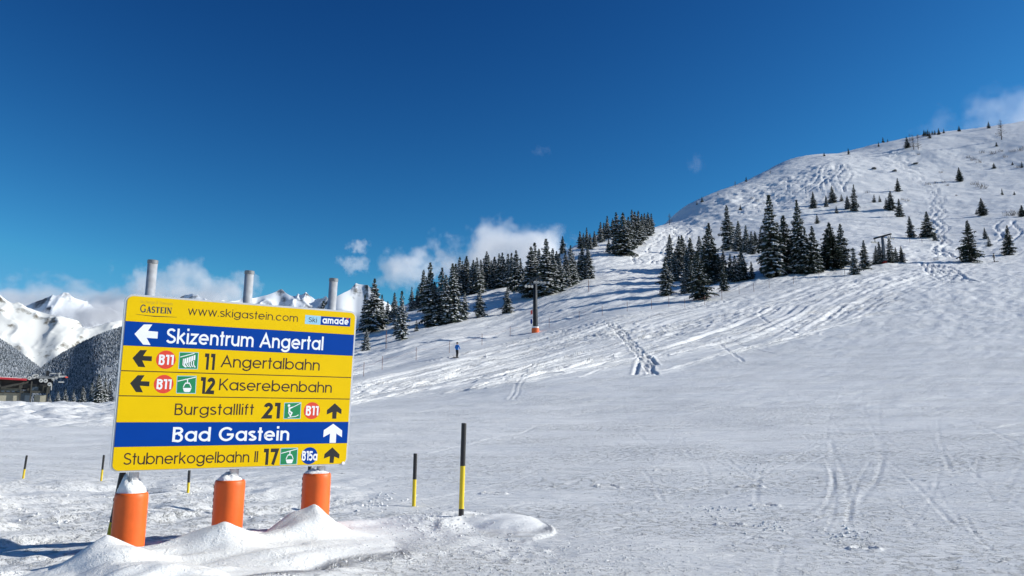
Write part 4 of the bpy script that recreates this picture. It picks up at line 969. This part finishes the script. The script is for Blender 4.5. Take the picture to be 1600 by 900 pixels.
# --- trees that stand out singly
one = [
 ("tallest pointed snowy spruce closest to the sign board", 584, 520, 434, 'n'), ("snowy spruce against the snow dome at the sign edge", 571, 517, 460, 'n'), ("spruce leaning against the right side of the tallest one by the sign", 596, 515, 460, 'n'),
 ("small front spruce right beside the upper corner of the sign", 571, 549, 512, 'n'), ("broad snow loaded front spruce between sign and skier", 628, 531, 454, 'n'), ("little sapling spruce on open snow behind the skier", 651, 518, 499, 's'),
 ("knee high sapling at the foot of the front stand", 668, 512, 498, 's'),
 ("front spruce with white lower boughs left of two open ground spruces", 726, 502, 455, 'n'), ("middle of the three front spruces left of the pylon", 750, 497, 450, 'n'), ("lone snowy spruce nearest the lift pylon on its left", 792, 491, 449, 'n'),
 ("round topped pine on the skyline above the pylon stand", 879, 396, 369, 'w'), ("short spruce standing before the square skyline clump", 951, 394, 373, 'n'),
 ("front left spruce of the long stand with snowy skirt", 1041, 463, 402, 'n'), ("biggest front spruce of the long stand, lit green", 1095, 469, 394, 'w'), ("low front spruce below the middle of the long stand", 1131, 455, 408, 'w'),
 ("tall slim spruce rising behind the long stand", 1138, 391, 320, 'n'), ("small spruce at the right end of the long stand", 1175, 437, 408, 'w'),
 ("tallest spruce of the hill in the middle clump", 1207, 433, 304, 'n'), ("second tallest spruce with slender pointed top", 1253, 428, 312, 'n'), ("broad dark spruce at the right of the middle clumps", 1300, 421, 347, 'b'),
 ("spruce on the traverse above the two tallest spruces", 1271, 325, 299, 'w'), ("little spruce alone on white slope below the traverse", 1277, 350, 334, 's'), ("slim spruce left of the pointed traverse spruce", 1291, 322, 305, 'n'),
 ("sharply pointed spruce on the traverse", 1301, 317, 291, 'w'), ("tiny spruce right of the pointed traverse spruce", 1315, 315, 303, 's'), ("tiny bush like spruce under the pointed traverse spruce", 1307, 331, 321, 's'),
 ("largest spruce on the traverse with a neat cone", 1335, 328, 288, 'w'), ("narrow spruce touching the largest traverse spruce", 1325, 325, 305, 'n'), ("left one of the twin small spruces on the traverse", 1366, 317, 303, 's'), ("right one of the twin small spruces on the traverse", 1375, 317, 305, 's'),
 ("spruce at the right end of the traverse", 1392, 327, 298, 'w'), ("small spruce leaning on the spruce at the traverse end", 1385, 326, 309, 's'), ("spruce casting a long shadow below the traverse end", 1406, 338, 310, 'w'), ("lone spruce on bare slope above the traverse end", 1403, 299, 278, 'w'),
 ("left of two broad spruces on the open slope", 1424, 372, 337, 'w'), ("right of two broad spruces on the open slope", 1449, 372, 330, 'w'), ("sapling at the foot of the right broad spruce", 1461, 376, 361, 's'),
 ("lone wide spruce high on the summit slope", 1500, 283, 261, 'b'), ("big full spruce standing alone on the right", 1516, 411, 343, 'b'), ("small slim spruce right of the big lone spruce", 1540, 374, 355, 'w'), ("lowest sapling behind the big lone spruce", 1546, 384, 369, 's'),
 ("full spruce at the right edge with boughs to the snow", 1576, 399, 352, 'b'), ("medium spruce above the rolling snow bank on the right", 1536, 337, 309, 'b'), ("sapling left of the medium spruce on the right", 1526, 334, 326, 's'),
 ("small upright spruce high at the right", 1566, 304, 294, 's'), ("tiny spruce tip high at the right", 1585, 304, 298, 's'), ("spruce cut by the right picture edge", 1598, 338, 320, 'b'),
 ("spruce in front of the upper pylon stand's left edge", 1351, 420, 375, 'w'), ("snowy low spruce nearest below the upper pylon", 1336, 429, 386, 'n'),
 ("dark spruce left of bare larches on the summit ridge", 1418, 233, 213, 's'), ("skyline spruce furthest left on the summit ridge", 1373, 229, 221, 's'), ("second skyline spruce on the summit ridge", 1380, 223, 214, 's'), ("third stubby skyline spruce on the summit ridge", 1387, 222, 217, 's'),
 ("single conical spruce on the skyline right of the summit row", 1499, 206, 196, 's'), ("thin spruce on the skyline near the cloud", 1545, 201, 189, 's'), ("dark dot of a spruce below the summit larch", 1557, 228, 221, 's'),
 ("small dark spruce above the shrub line on the right", 1553, 263, 254, 's'), ("small spruce near the right edge above the gully", 1582, 258, 252, 's'), ("spruce at the right edge above the gully", 1597, 262, 252, 's'),
 ("left one of two little spruces on the long ridge", 1089, 322, 314, 's'), ("right one of two little spruces on the long ridge", 1097, 318, 307, 's'), ("third tiny spruce up the long ridge", 1166, 284, 276, 's'), ("tiny spruce dot on the ridge between two pairs", 1122, 306, 301, 's'),
 ("faint snowed sapling on the rough face of the hill", 1157, 329, 319, 's'), ("small spruce on the upper ridge crest", 1326, 240, 231, 's'), ("tiny spruce tip on the ridge before the crest", 1288, 244, 238, 's'),
]
for t in one: tree(*t[:5], group="single spruces on the ski hill")
tree("tip of a spruce showing above the sign beside the third post", 503, 570, 470, 'n', "single spruces on the ski hill", 150)
for k, (x, b, t, lb) in enumerate(((1046, 349, 333, "bare larch at the top of the tracked snow ramp"), (1428, 236, 209, "left one of two bare larches on the summit ridge"), (1435, 236, 210, "right one of two bare larches on the summit ridge"), (1565, 218, 186, "tall bare larch on the summit slope at the right"), (1149, 292, 282, "thin bare larch on the long ridge"), (1204, 271, 265, "low bare larch on the long ridge"), (1422, 222, 209, "bare larch crown behind the dark summit spruce"))):
    tree(lb, x, b, t, 'l', "bare larches on the hill", name="larch_tree")
# trees behind the embankment on the left, feet hidden
for lb, x, t, r in (("tallest snowy spruce behind the embankment beside the sign", 163, 585, 150), ("second snowy spruce behind the embankment beside the sign", 174, 590, 155), ("spruce half hidden by the sign edge above the embankment", 181, 595, 158), ("snowy spruce tip left of the pair by the sign", 153, 598, 160),
                    ("bushy spruce tip behind the embankment crest", 140, 603, 165), ("low spruce tip between station and sign", 126, 608, 170), ("small round spruce tip nearer the station", 113, 607, 172), ("faint spruce tip behind the snow hump", 101, 611, 175), ("first spruce tip right of the lift station", 88, 615, 178)):
    tree(lb, x, 0, t, 'n', "spruces behind the embankment", r)

# shrubs poking out of the snow
def make_shrub(seed):
    r = random.Random(seed); b = MB()
    for k in range(26):
        a = r.uniform(0, 6.28); x, y = r.uniform(-.6, .6), r.uniform(-.5, .5); e = Vector((x + math.cos(a) * .25, y + math.sin(a) * .25, r.uniform(.25, .9)))
        b.tube([(x, y, -.15), e], [.02, .006], 3, False); b.tube([e * .7 + Vector((x, y, 0)) * .3, e + Vector((r.uniform(-.25, .25), r.uniform(-.2, .2), .1))], [.012, .004], 3, False)
    m = bpy.data.meshes.new("shrub"); m.from_pydata(b.V, [], b.F); m.update(); m.materials.append(M['twig']); return m
SHR = [make_shrub(k) for k in range(3)]
for k, (x, y, w) in enumerate(sorted([(1534, 239, 2.2), (1552, 241, 2.6), (1564, 238, 2.2), (1582, 238, 2.2), (1595, 236, 3), (1450, 289, 1.8), (1462, 287, 1.6), (1474, 286, 1.6), (1523, 288, 2.2), (1531, 291, 2.4), (1537, 293, 2.2), (1578, 337, 2.6), (1588, 336, 2.8), (1410, 313, 1.5), (1418, 315, 1.5), (1355, 302, 1.4), (1183, 316, 1.5), (1175, 312, 1.3), (1195, 318, 1.2), (1494, 305, 1.0), (1480, 290, 1.4), (1463, 408, .9), (1520, 249, 2.4), (1530, 254, 2.2), (1512, 246, 2), (1436, 242, 1.6), (1470, 268, 1.4), (1590, 262, 2), (1570, 246, 2)])):
    o = bpy.data.objects.new("shrub", SHR[k % 3]); COL.objects.link(o); p = hit(x, y); p.z = zat(p.x, p.y); o.location = p; o.scale = (w, w, w * .75); o.rotation_euler = (0, 0, k * 1.7)
    tag(o, "%s bare shrub from the left poking through snow on the upper hill" % ORD[k], "shrub", "shrubs poking out of the upper slope")
# rock bands under the snow lips
for x, y, w, lb in ((1365, 263, 1.7, "dark rock showing under the left snow lip of the summit slope"), (1397, 268, 1.3, "dark rock under the middle snow lip of the summit slope"), (1429, 255, 1.7, "dark rock under the right snow lip by the larches")):
    bm = bmesh.new(); bmesh.ops.create_icosphere(bm, subdivisions=3, radius=1)
    for v in bm.verts: v.co *= 1 + .5 * float(fbm(np.array(v.co.x * 2 + x), np.array(v.co.y * 2 + v.co.z * 2), 3, 7))
    me = bpy.data.meshes.new("rock"); bm.to_mesh(me); bm.free(); o = link("rock_outcrop", me, M['rock']); p = hit(x, y); o.location = (p.x, p.y, zat(p.x, p.y)); o.scale = (w, w * .6, .55); o.rotation_euler = (.3, .2, x)
    tag(o, lb, "rock")

# ------------------------------------------------------------------ rope fence along the lift
fence = empty("rope_fence"); tag(fence, "thin rope fence with slim posts along the edge of the lift strip", "fence")
fp = [(540, 598), (568, 588), (597, 577), (650, 562), (702, 551), (753, 539), (797, 526), (858, 513), (905, 502), (941, 494), (980, 487), (1018, 483), (1045, 478), (1070, 480), (1101, 474), (1128, 468), (1155, 460), (1178, 456), (1202, 450), (1240, 444), (1280, 438), (1320, 430)]
tops = []
for x, y in fp:
    p = hit(x, y); z = zat(p.x, p.y); rr = math.hypot(p.x, p.y)
    mb = MB(); mb.tube([(p.x, p.y, z - .3), (p.x + .02, p.y, z + 1.5)], .028, 6); mb.build("post", M['fencepost'], fence); tops.append(Vector((p.x + .015, p.y, z + 1.15)))
for a, b in zip(tops[:-1], tops[1:]):
    mb = MB(); mb.tube([a, a.lerp(b, .5) - Vector((0, 0, .18)), b], .011, 4, False); mb.build("rope", M['rope'], fence)
for x, y, h, lb in ((603, 546, 2.6, "reddish slim stake standing in snow between the first front spruces"), (1422, 381, 1.2, "left one of three tiny stakes on the open slope"), (1441, 381, 1.2, "middle one of three tiny stakes on the open slope"), (1472, 381, 1.0, "right one of three tiny stakes on the open slope"), (920, 457, 2.4, "thin stake at the foot of the pylon stand")):
    p = hit(x, y); z = zat(p.x, p.y); mb = MB(); mb.tube([(0, 0, -.3), (0, 0, h * .8), (.03, 0, h)], [.05, .05, .04], 7); o = mb.build("stake", M['fencepost']); o.location = (p.x, p.y, z)
    tag(o, lb, "stake", "slim stakes in the snow")

# ------------------------------------------------------------------ drag lift pylons
LD = Vector((ldir[0], ldir[1], 0)); LP = Vector((ldir[1], -ldir[0], 0))
def pylon(label, px, pb, pt, armw, dark, rcol):
    p = hit(px, pb); z = zat(p.x, p.y); rr = math.hypot(p.x, p.y); H = CAMH + azte(px, pt)[1] * rr - z
    o = empty("lift_pylon", (p.x, p.y, z)); tag(o, label, "lift pylon", "drag lift pylons")
    o.rotation_euler = (0, 0, math.atan2(LP.y, LP.x) - .5)
    m = M['steel_dark'] if dark else M['steel_mid']
    mb = MB(); mb.tube([(0, 0, -.5), (0, 0, H)], [.38, .28], 14); c = mb.build("column", m, o)
    for q in c.data.polygons: q.use_smooth = len(q.vertices) == 4
    mb = MB(); mb.box((0, 0, H + .14), (armw, .30, .28)); mb.box((0, 0, H - .05), (.7, .4, .14)); arm = mb.build("crossarm", M['steel_dark'], o)
    for sgn in (-1, 1):
        x = sgn * (armw / 2 - .25)
        mb = MB(); mb.box((x, 0, H - .35), (.10, .12, .7)); mb.build("hanger", M['steel_dark'], o)
        mb = MB(); mb.box((x + .12 * sgn, 0, H - .72), (.07, 2.0, .16)); bt = mb.build("sheave_beam", M['steel_mid'], o)
        for q in (-.75, -.25, .25, .75):
            mb = MB(); mb.tube([(x - .05, q, H - .72), (x + .05, q, H - .72)], .21, 14); mb.build("sheave", M['wheel'], bt)
    mb = MB()
    for xx in (.48, .80): mb.tube([(xx, -.05, .3), (xx - .12, -.05, H)], .02, 5)
    lad = mb.build("ladder", M['steel_mid'], o)
    mb = MB()
    for k in range(int(H / .5)): mb.tube([(.48 - .12 * k * .5 / H, -.05, .4 + .5 * k), (.80 - .12 * k * .5 / H, -.05, .4 + .5 * k)], .014, 4)
    rg = mb.build("rungs", M['steel_mid'], lad); rg["kind"] = "stuff"
    mb = MB(); mb.tube([(0, 0, -.3), (0, 0, .58), (0, 0, .62)], [.55, .55, .50], 18); pad = mb.build("padding", rcol, o)
    mb = MB(); mb.tube([(0, 0, .62), (.05, 0, .80), (.08, 0, .90)], [.52, .47, .44], 14); mb.build("snow_cap", M['snow'], pad)
    return o, H
o, H = pylon("dark steel drag lift pylon with orange foot padding in front of the spruces", 836.5, 519, 437, 4.0, True, M['orange'])
mb = MB(); mb.box((-.12, -.52, 2.9), (.62, .05, .62)); mb.build("warning_plate", M['red'], o)
mb = MB(); mb.tube([(-.20, -.50, 1.55), (-.20, -.55, 1.55)], .36, 20); mb.build("round_plate", M['blue'], o)
pylon("distant grey drag lift pylon with red foot among spruces on the right", 1382, 413, 370, 4.6, False, M['red'])

# ------------------------------------------------------------------ lift station on the left
rS = 118.0
def stp(px, py, r=rS):
    a, t = azte(px, py); return Vector((r * math.sin(a), r * math.cos(a), CAMH + t * r))
c0 = stp(36, 622); st = empty("lift_station", (c0.x, c0.y, zat(c0.x, c0.y))); tag(st, "chairlift station with red roof edge and grey wheels behind the embankment", "lift station")
ang = azte(36, 600)[0]; st.rotation_euler = (0, 0, -ang)
kpx = rS / FPX     # metres per pixel there
z0 = st.location.z
def sx(px): return (px - 36) * kpx * .75
def szz(py): return stp(36, py).z - z0
def sbox(nm, x0, x1, y0, y1, mat, d0=0.0, d1=4.0, parent=st):
    mb = MB(); a, b = szz(y1), szz(y0); mb.box(((sx(x0) + sx(x1)) / 2, (d0 + d1) / 2, (a + b) / 2), (sx(x1) - sx(x0), d1 - d0, b - a)); return mb.build(nm, mat, parent)
w1 = sbox("wall", -60, 31, 606, 660, M['concrete'], 0, 5); sbox("timber_cladding", -60, 42, 593, 607, M['timber'], -.25, 5.2)
sbox("door", 32, 46, 613, 655, M['glass'], -.05, 3); sbox("wall", 53, 71, 617, 660, M['concrete'], 0, 4)
sbox("beam", -60, 76, 610.4, 614, M['timber'], -.35, .2); sbox("cabin", 41, 76, 602, 612, M['timber'], -.1, 4); sbox("window", 46, 58, 604, 610, M['glass'], -.16, .1)
for x in (2, 10, 18, 26): sbox("window", x, x + 5, 610.8, 613, M['glass'], -.42, -.34)
for x in (0, 31, 47, 72): sbox("pillar", x - 1.1, x + 1.1, 596, 660, M['timber'], -.7, -.4)
mb = MB(); mb.box((sx(-12), 2.2, szz(592.0)), (sx(42) - sx(-60), 7.0, .24), Matrix.Rotation(.035, 3, 'Y')); rf = mb.build("roof", M['roofred'], st)
mb = MB(); mb.box((sx(-12), 2.4, szz(590.3)), (sx(40) - sx(-60), 6.2, .12), Matrix.Rotation(.035, 3, 'Y')); mb.build("snow_layer", M['snow'], rf)
mb = MB(); mb.tube([(sx(2), -.8, szz(607)), (sx(36), -.8, szz(598))], .16, 6); mb.build("brace", M['timber'], st)
sbox("mast", 68, 73, 578, 612, M['steel_dark'], .5, 1.2); sbox("machine_housing", 40, 80, 588, 603, M['steel_dark'], .2, 2.0); sbox("walkway", 54, 84, 589.0, 591, M['steel_mid'], -.5, 1.6)
mb = MB(); mb.tube([(sx(40), .2, szz(593)), (sx(62), .2, szz(588)), (sx(100), .2, szz(586))], .13, 6); mb.build("cable_guide", M['steel_mid'], st)
for x, y, r in ((36, 592, .26), (43, 591, .30), (50, 588, .34), (54, 587, .26), (61, 594.5, .30), (68, 594.5, .32), (74.5, 600, .30), (79, 592, .2), (84, 590, .2)):
    mb = MB(); mb.tube([(sx(x), -.9, szz(y)), (sx(x), -.75, szz(y))], r * .78, 16); wv = mb.build("sheave", M['wheel'], st)
    mb = MB(); mb.tube([(sx(x), -.95, szz(y)), (sx(x), -.88, szz(y))], r * .22, 10); mb.build("hub", M['steel_dark'], wv)
for x, y0, y1 in ((88.5, 581, 589), (78, 600, 609)): sbox("strut", x - .8, x + .8, y0, y1, M['wheel'], -.5, -.3)
sbox("boom", 74, 92, 582, 583.2, M['wheel'], -.2, .1); sbox("boom", 86, 101, 586.5, 588.2, M['wheel'], -.4, -.1); sbox("platform", 88, 97, 595, 596.6, M['wheel'], -.4, .3); sbox("boom_tip", 98, 102.5, 587, 589, M['red'], -.5, 0)

# ------------------------------------------------------------------ skiers
def person(label, px, pb, H, jacket, face):
    p = hit(px, pb); z = zat(p.x, p.y)
    o = empty("person", (p.x, p.y, z)); tag(o, label, "person", "skiers on the slope"); o.rotation_euler = (0, 0, face)
    s = H / 1.78
    pts = {'pel': ((0, 0, .95), .135), 'wai': ((0, .0, 1.12), .145), 'che': ((0, .02, 1.34), .165), 'nek': ((0, .02, 1.50), .065), 'hd0': ((0, .03, 1.60), .082), 'hd1': ((0, .03, 1.72), .088),
           'shl': ((-.19, .02, 1.42), .075), 'ell': ((-.30, .06, 1.16), .058), 'wrl': ((-.24, .24, 1.02), .045), 'hal': ((-.21, .31, 1.02), .048), 'shr': ((.19, .02, 1.42), .075), 'elr': ((.30, .06, 1.16), .058), 'wrr': ((.24, .24, 1.02), .045), 'har': ((.21, .31, 1.02), .048),
           'hil': ((-.09, 0, .88), .10), 'knl': ((-.085, .07, .50), .075), 'anl': ((-.08, -.02, .14), .065), 'tol': ((-.08, .15, .07), .055), 'hir': ((.09, 0, .88), .10), 'knr': ((.085, .07, .50), .075), 'anr': ((.08, -.02, .14), .065), 'tor': ((.08, .15, .07), .055)}
    E_ = [('pel', 'wai'), ('wai', 'che'), ('che', 'nek'), ('nek', 'hd0'), ('hd0', 'hd1'), ('che', 'shl'), ('shl', 'ell'), ('ell', 'wrl'), ('wrl', 'hal'), ('che', 'shr'), ('shr', 'elr'), ('elr', 'wrr'), ('wrr', 'har'), ('pel', 'hil'), ('hil', 'knl'), ('knl', 'anl'), ('anl', 'tol'), ('pel', 'hir'), ('hir', 'knr'), ('knr', 'anr'), ('anr', 'tor')]
    ks = list(pts); me = bpy.data.meshes.new("body"); me.from_pydata([Vector(pts[k][0]) * s for k in ks], [(ks.index(a), ks.index(b)) for a, b in E_], []); me.update()
    b = link("body", me, [], o); md = b.modifiers.new("skin", 'SKIN')
    for i, k in enumerate(ks):
        me.skin_vertices[0].data[i].radius = (pts[k][1] * s,) * 2; me.skin_vertices[0].data[i].use_root = k == 'pel'
    b.modifiers.new("sub", 'SUBSURF').levels = 2
    dg = bpy.context.evaluated_depsgraph_get(); nm = bpy.data.meshes.new_from_object(b.evaluated_get(dg)); b.modifiers.clear(); b.data = nm
    for m in (M['skin'], jacket, M['trousers']): nm.materials.append(m)
    for f in nm.polygons:
        c = f.center / s
        f.material_index = 2 if c.z < .93 else (0 if c.z > 1.53 else 1); f.use_smooth = True
        if abs(c.x) > .15 and c.y > .25: f.material_index = 2
    bm = bmesh.new(); bmesh.ops.create_uvsphere(bm, u_segments=16, v_segments=10, radius=.125 * s)
    for v in bm.verts:
        v.co.z *= 1.05
        if v.co.z < -.03 * s: v.co.z = -.03 * s
    m2 = bpy.data.meshes.new("helmet"); bm.to_mesh(m2); bm.free(); h = link("helmet", m2, M['trousers'], o, True); h.location = (0, .03 * s, 1.70 * s)
    mb = MB(); mb.box((0, .115 * s, 1.67 * s), (.17 * s, .05 * s, .07 * s)); mb.build("goggles", M['black'], o)
    for sg in (-1, 1):
        mb = MB(); mb.tube([(sg * .08, -.75, .02), (sg * .08, .6, .02), (sg * .08, .78, .05), (sg * .08, .9, .13)], [.045, .045, .04, .02], 6); mb.build("ski", M['trousers'], o)
person("person in a blue jacket and dark trousers standing beside the rope fence", 714, 556.5, 1.80, M['jacket'], math.radians(-30))
person("person in dark clothing far up the piste by the lone spruces", 1554, 410, 1.80, M['trousers'], math.radians(40))

# ------------------------------------------------------------------ loose snow crumbs on the near ground (uncountable)
def crumbs():
    rs = np.random.RandomState(12); V = []; F = []
    ico = [(0, 0, 1), (.9, 0, .1), (.28, .85, .2), (-.73, .53, 0), (-.7, -.5, .15), (.3, -.85, 0), (0, 0, -.6)]
    idx = [(0, 1, 2), (0, 2, 3), (0, 3, 4), (0, 4, 5), (0, 5, 1), (6, 2, 1), (6, 3, 2), (6, 4, 3), (6, 5, 4), (6, 1, 5)]
    def put(px, py, sc):
        a, t = azte(px, py)
        if t > -.02: return
        r = min(CAMH / -t, 45); x, y = r * math.sin(a), r * math.cos(a); z = zat(x, y); n = len(V); ro = rs.uniform(0, 6.28); cr, sr = math.cos(ro), math.sin(ro); st_ = rs.uniform(.7, 1.6)
        for (p, q, w) in ico:
            j = rs.uniform(.7, 1.3); p *= j * st_; q *= j; V.append((x + (p * cr - q * sr) * sc, y + (p * sr + q * cr) * sc, z + w * sc * .7 * j + sc * .15))
        F.extend(tuple(i + n for i in f) for f in idx)
    for k in range(500): put(rs.uniform(520, 1100) , 900 - abs(rs.normal(0, 45)), rs.uniform(.004, .013))
    for k in range(260): put(rs.normal(680, 45), rs.normal(832, 14), rs.uniform(.006, .022))
    for k in range(260): put(rs.normal(850, 110), rs.normal(868, 18), rs.uniform(.005, .018))
    for k in range(1500): put(rs.uniform(560, 1620), rs.uniform(690, 900), rs.uniform(.004, .012))
    for k in range(200): put(rs.uniform(-40, 560), rs.uniform(750, 840), rs.uniform(.006, .025))
    for cx, cy in ((560, 800), (600, 793), (300, 792), (140, 800), (90, 830), (370, 810), (1130, 815), (1200, 835), (1330, 850), (1180, 770)):
        for k in range(35): put(rs.normal(cx, 26), rs.normal(cy, 5), rs.uniform(.008, .032))
    o = pydata("snow_crumbs", V, F, M['snow']); tag(o, "loose crumbs of snow scattered over the near ground", "snow", kind="stuff")
crumbs()
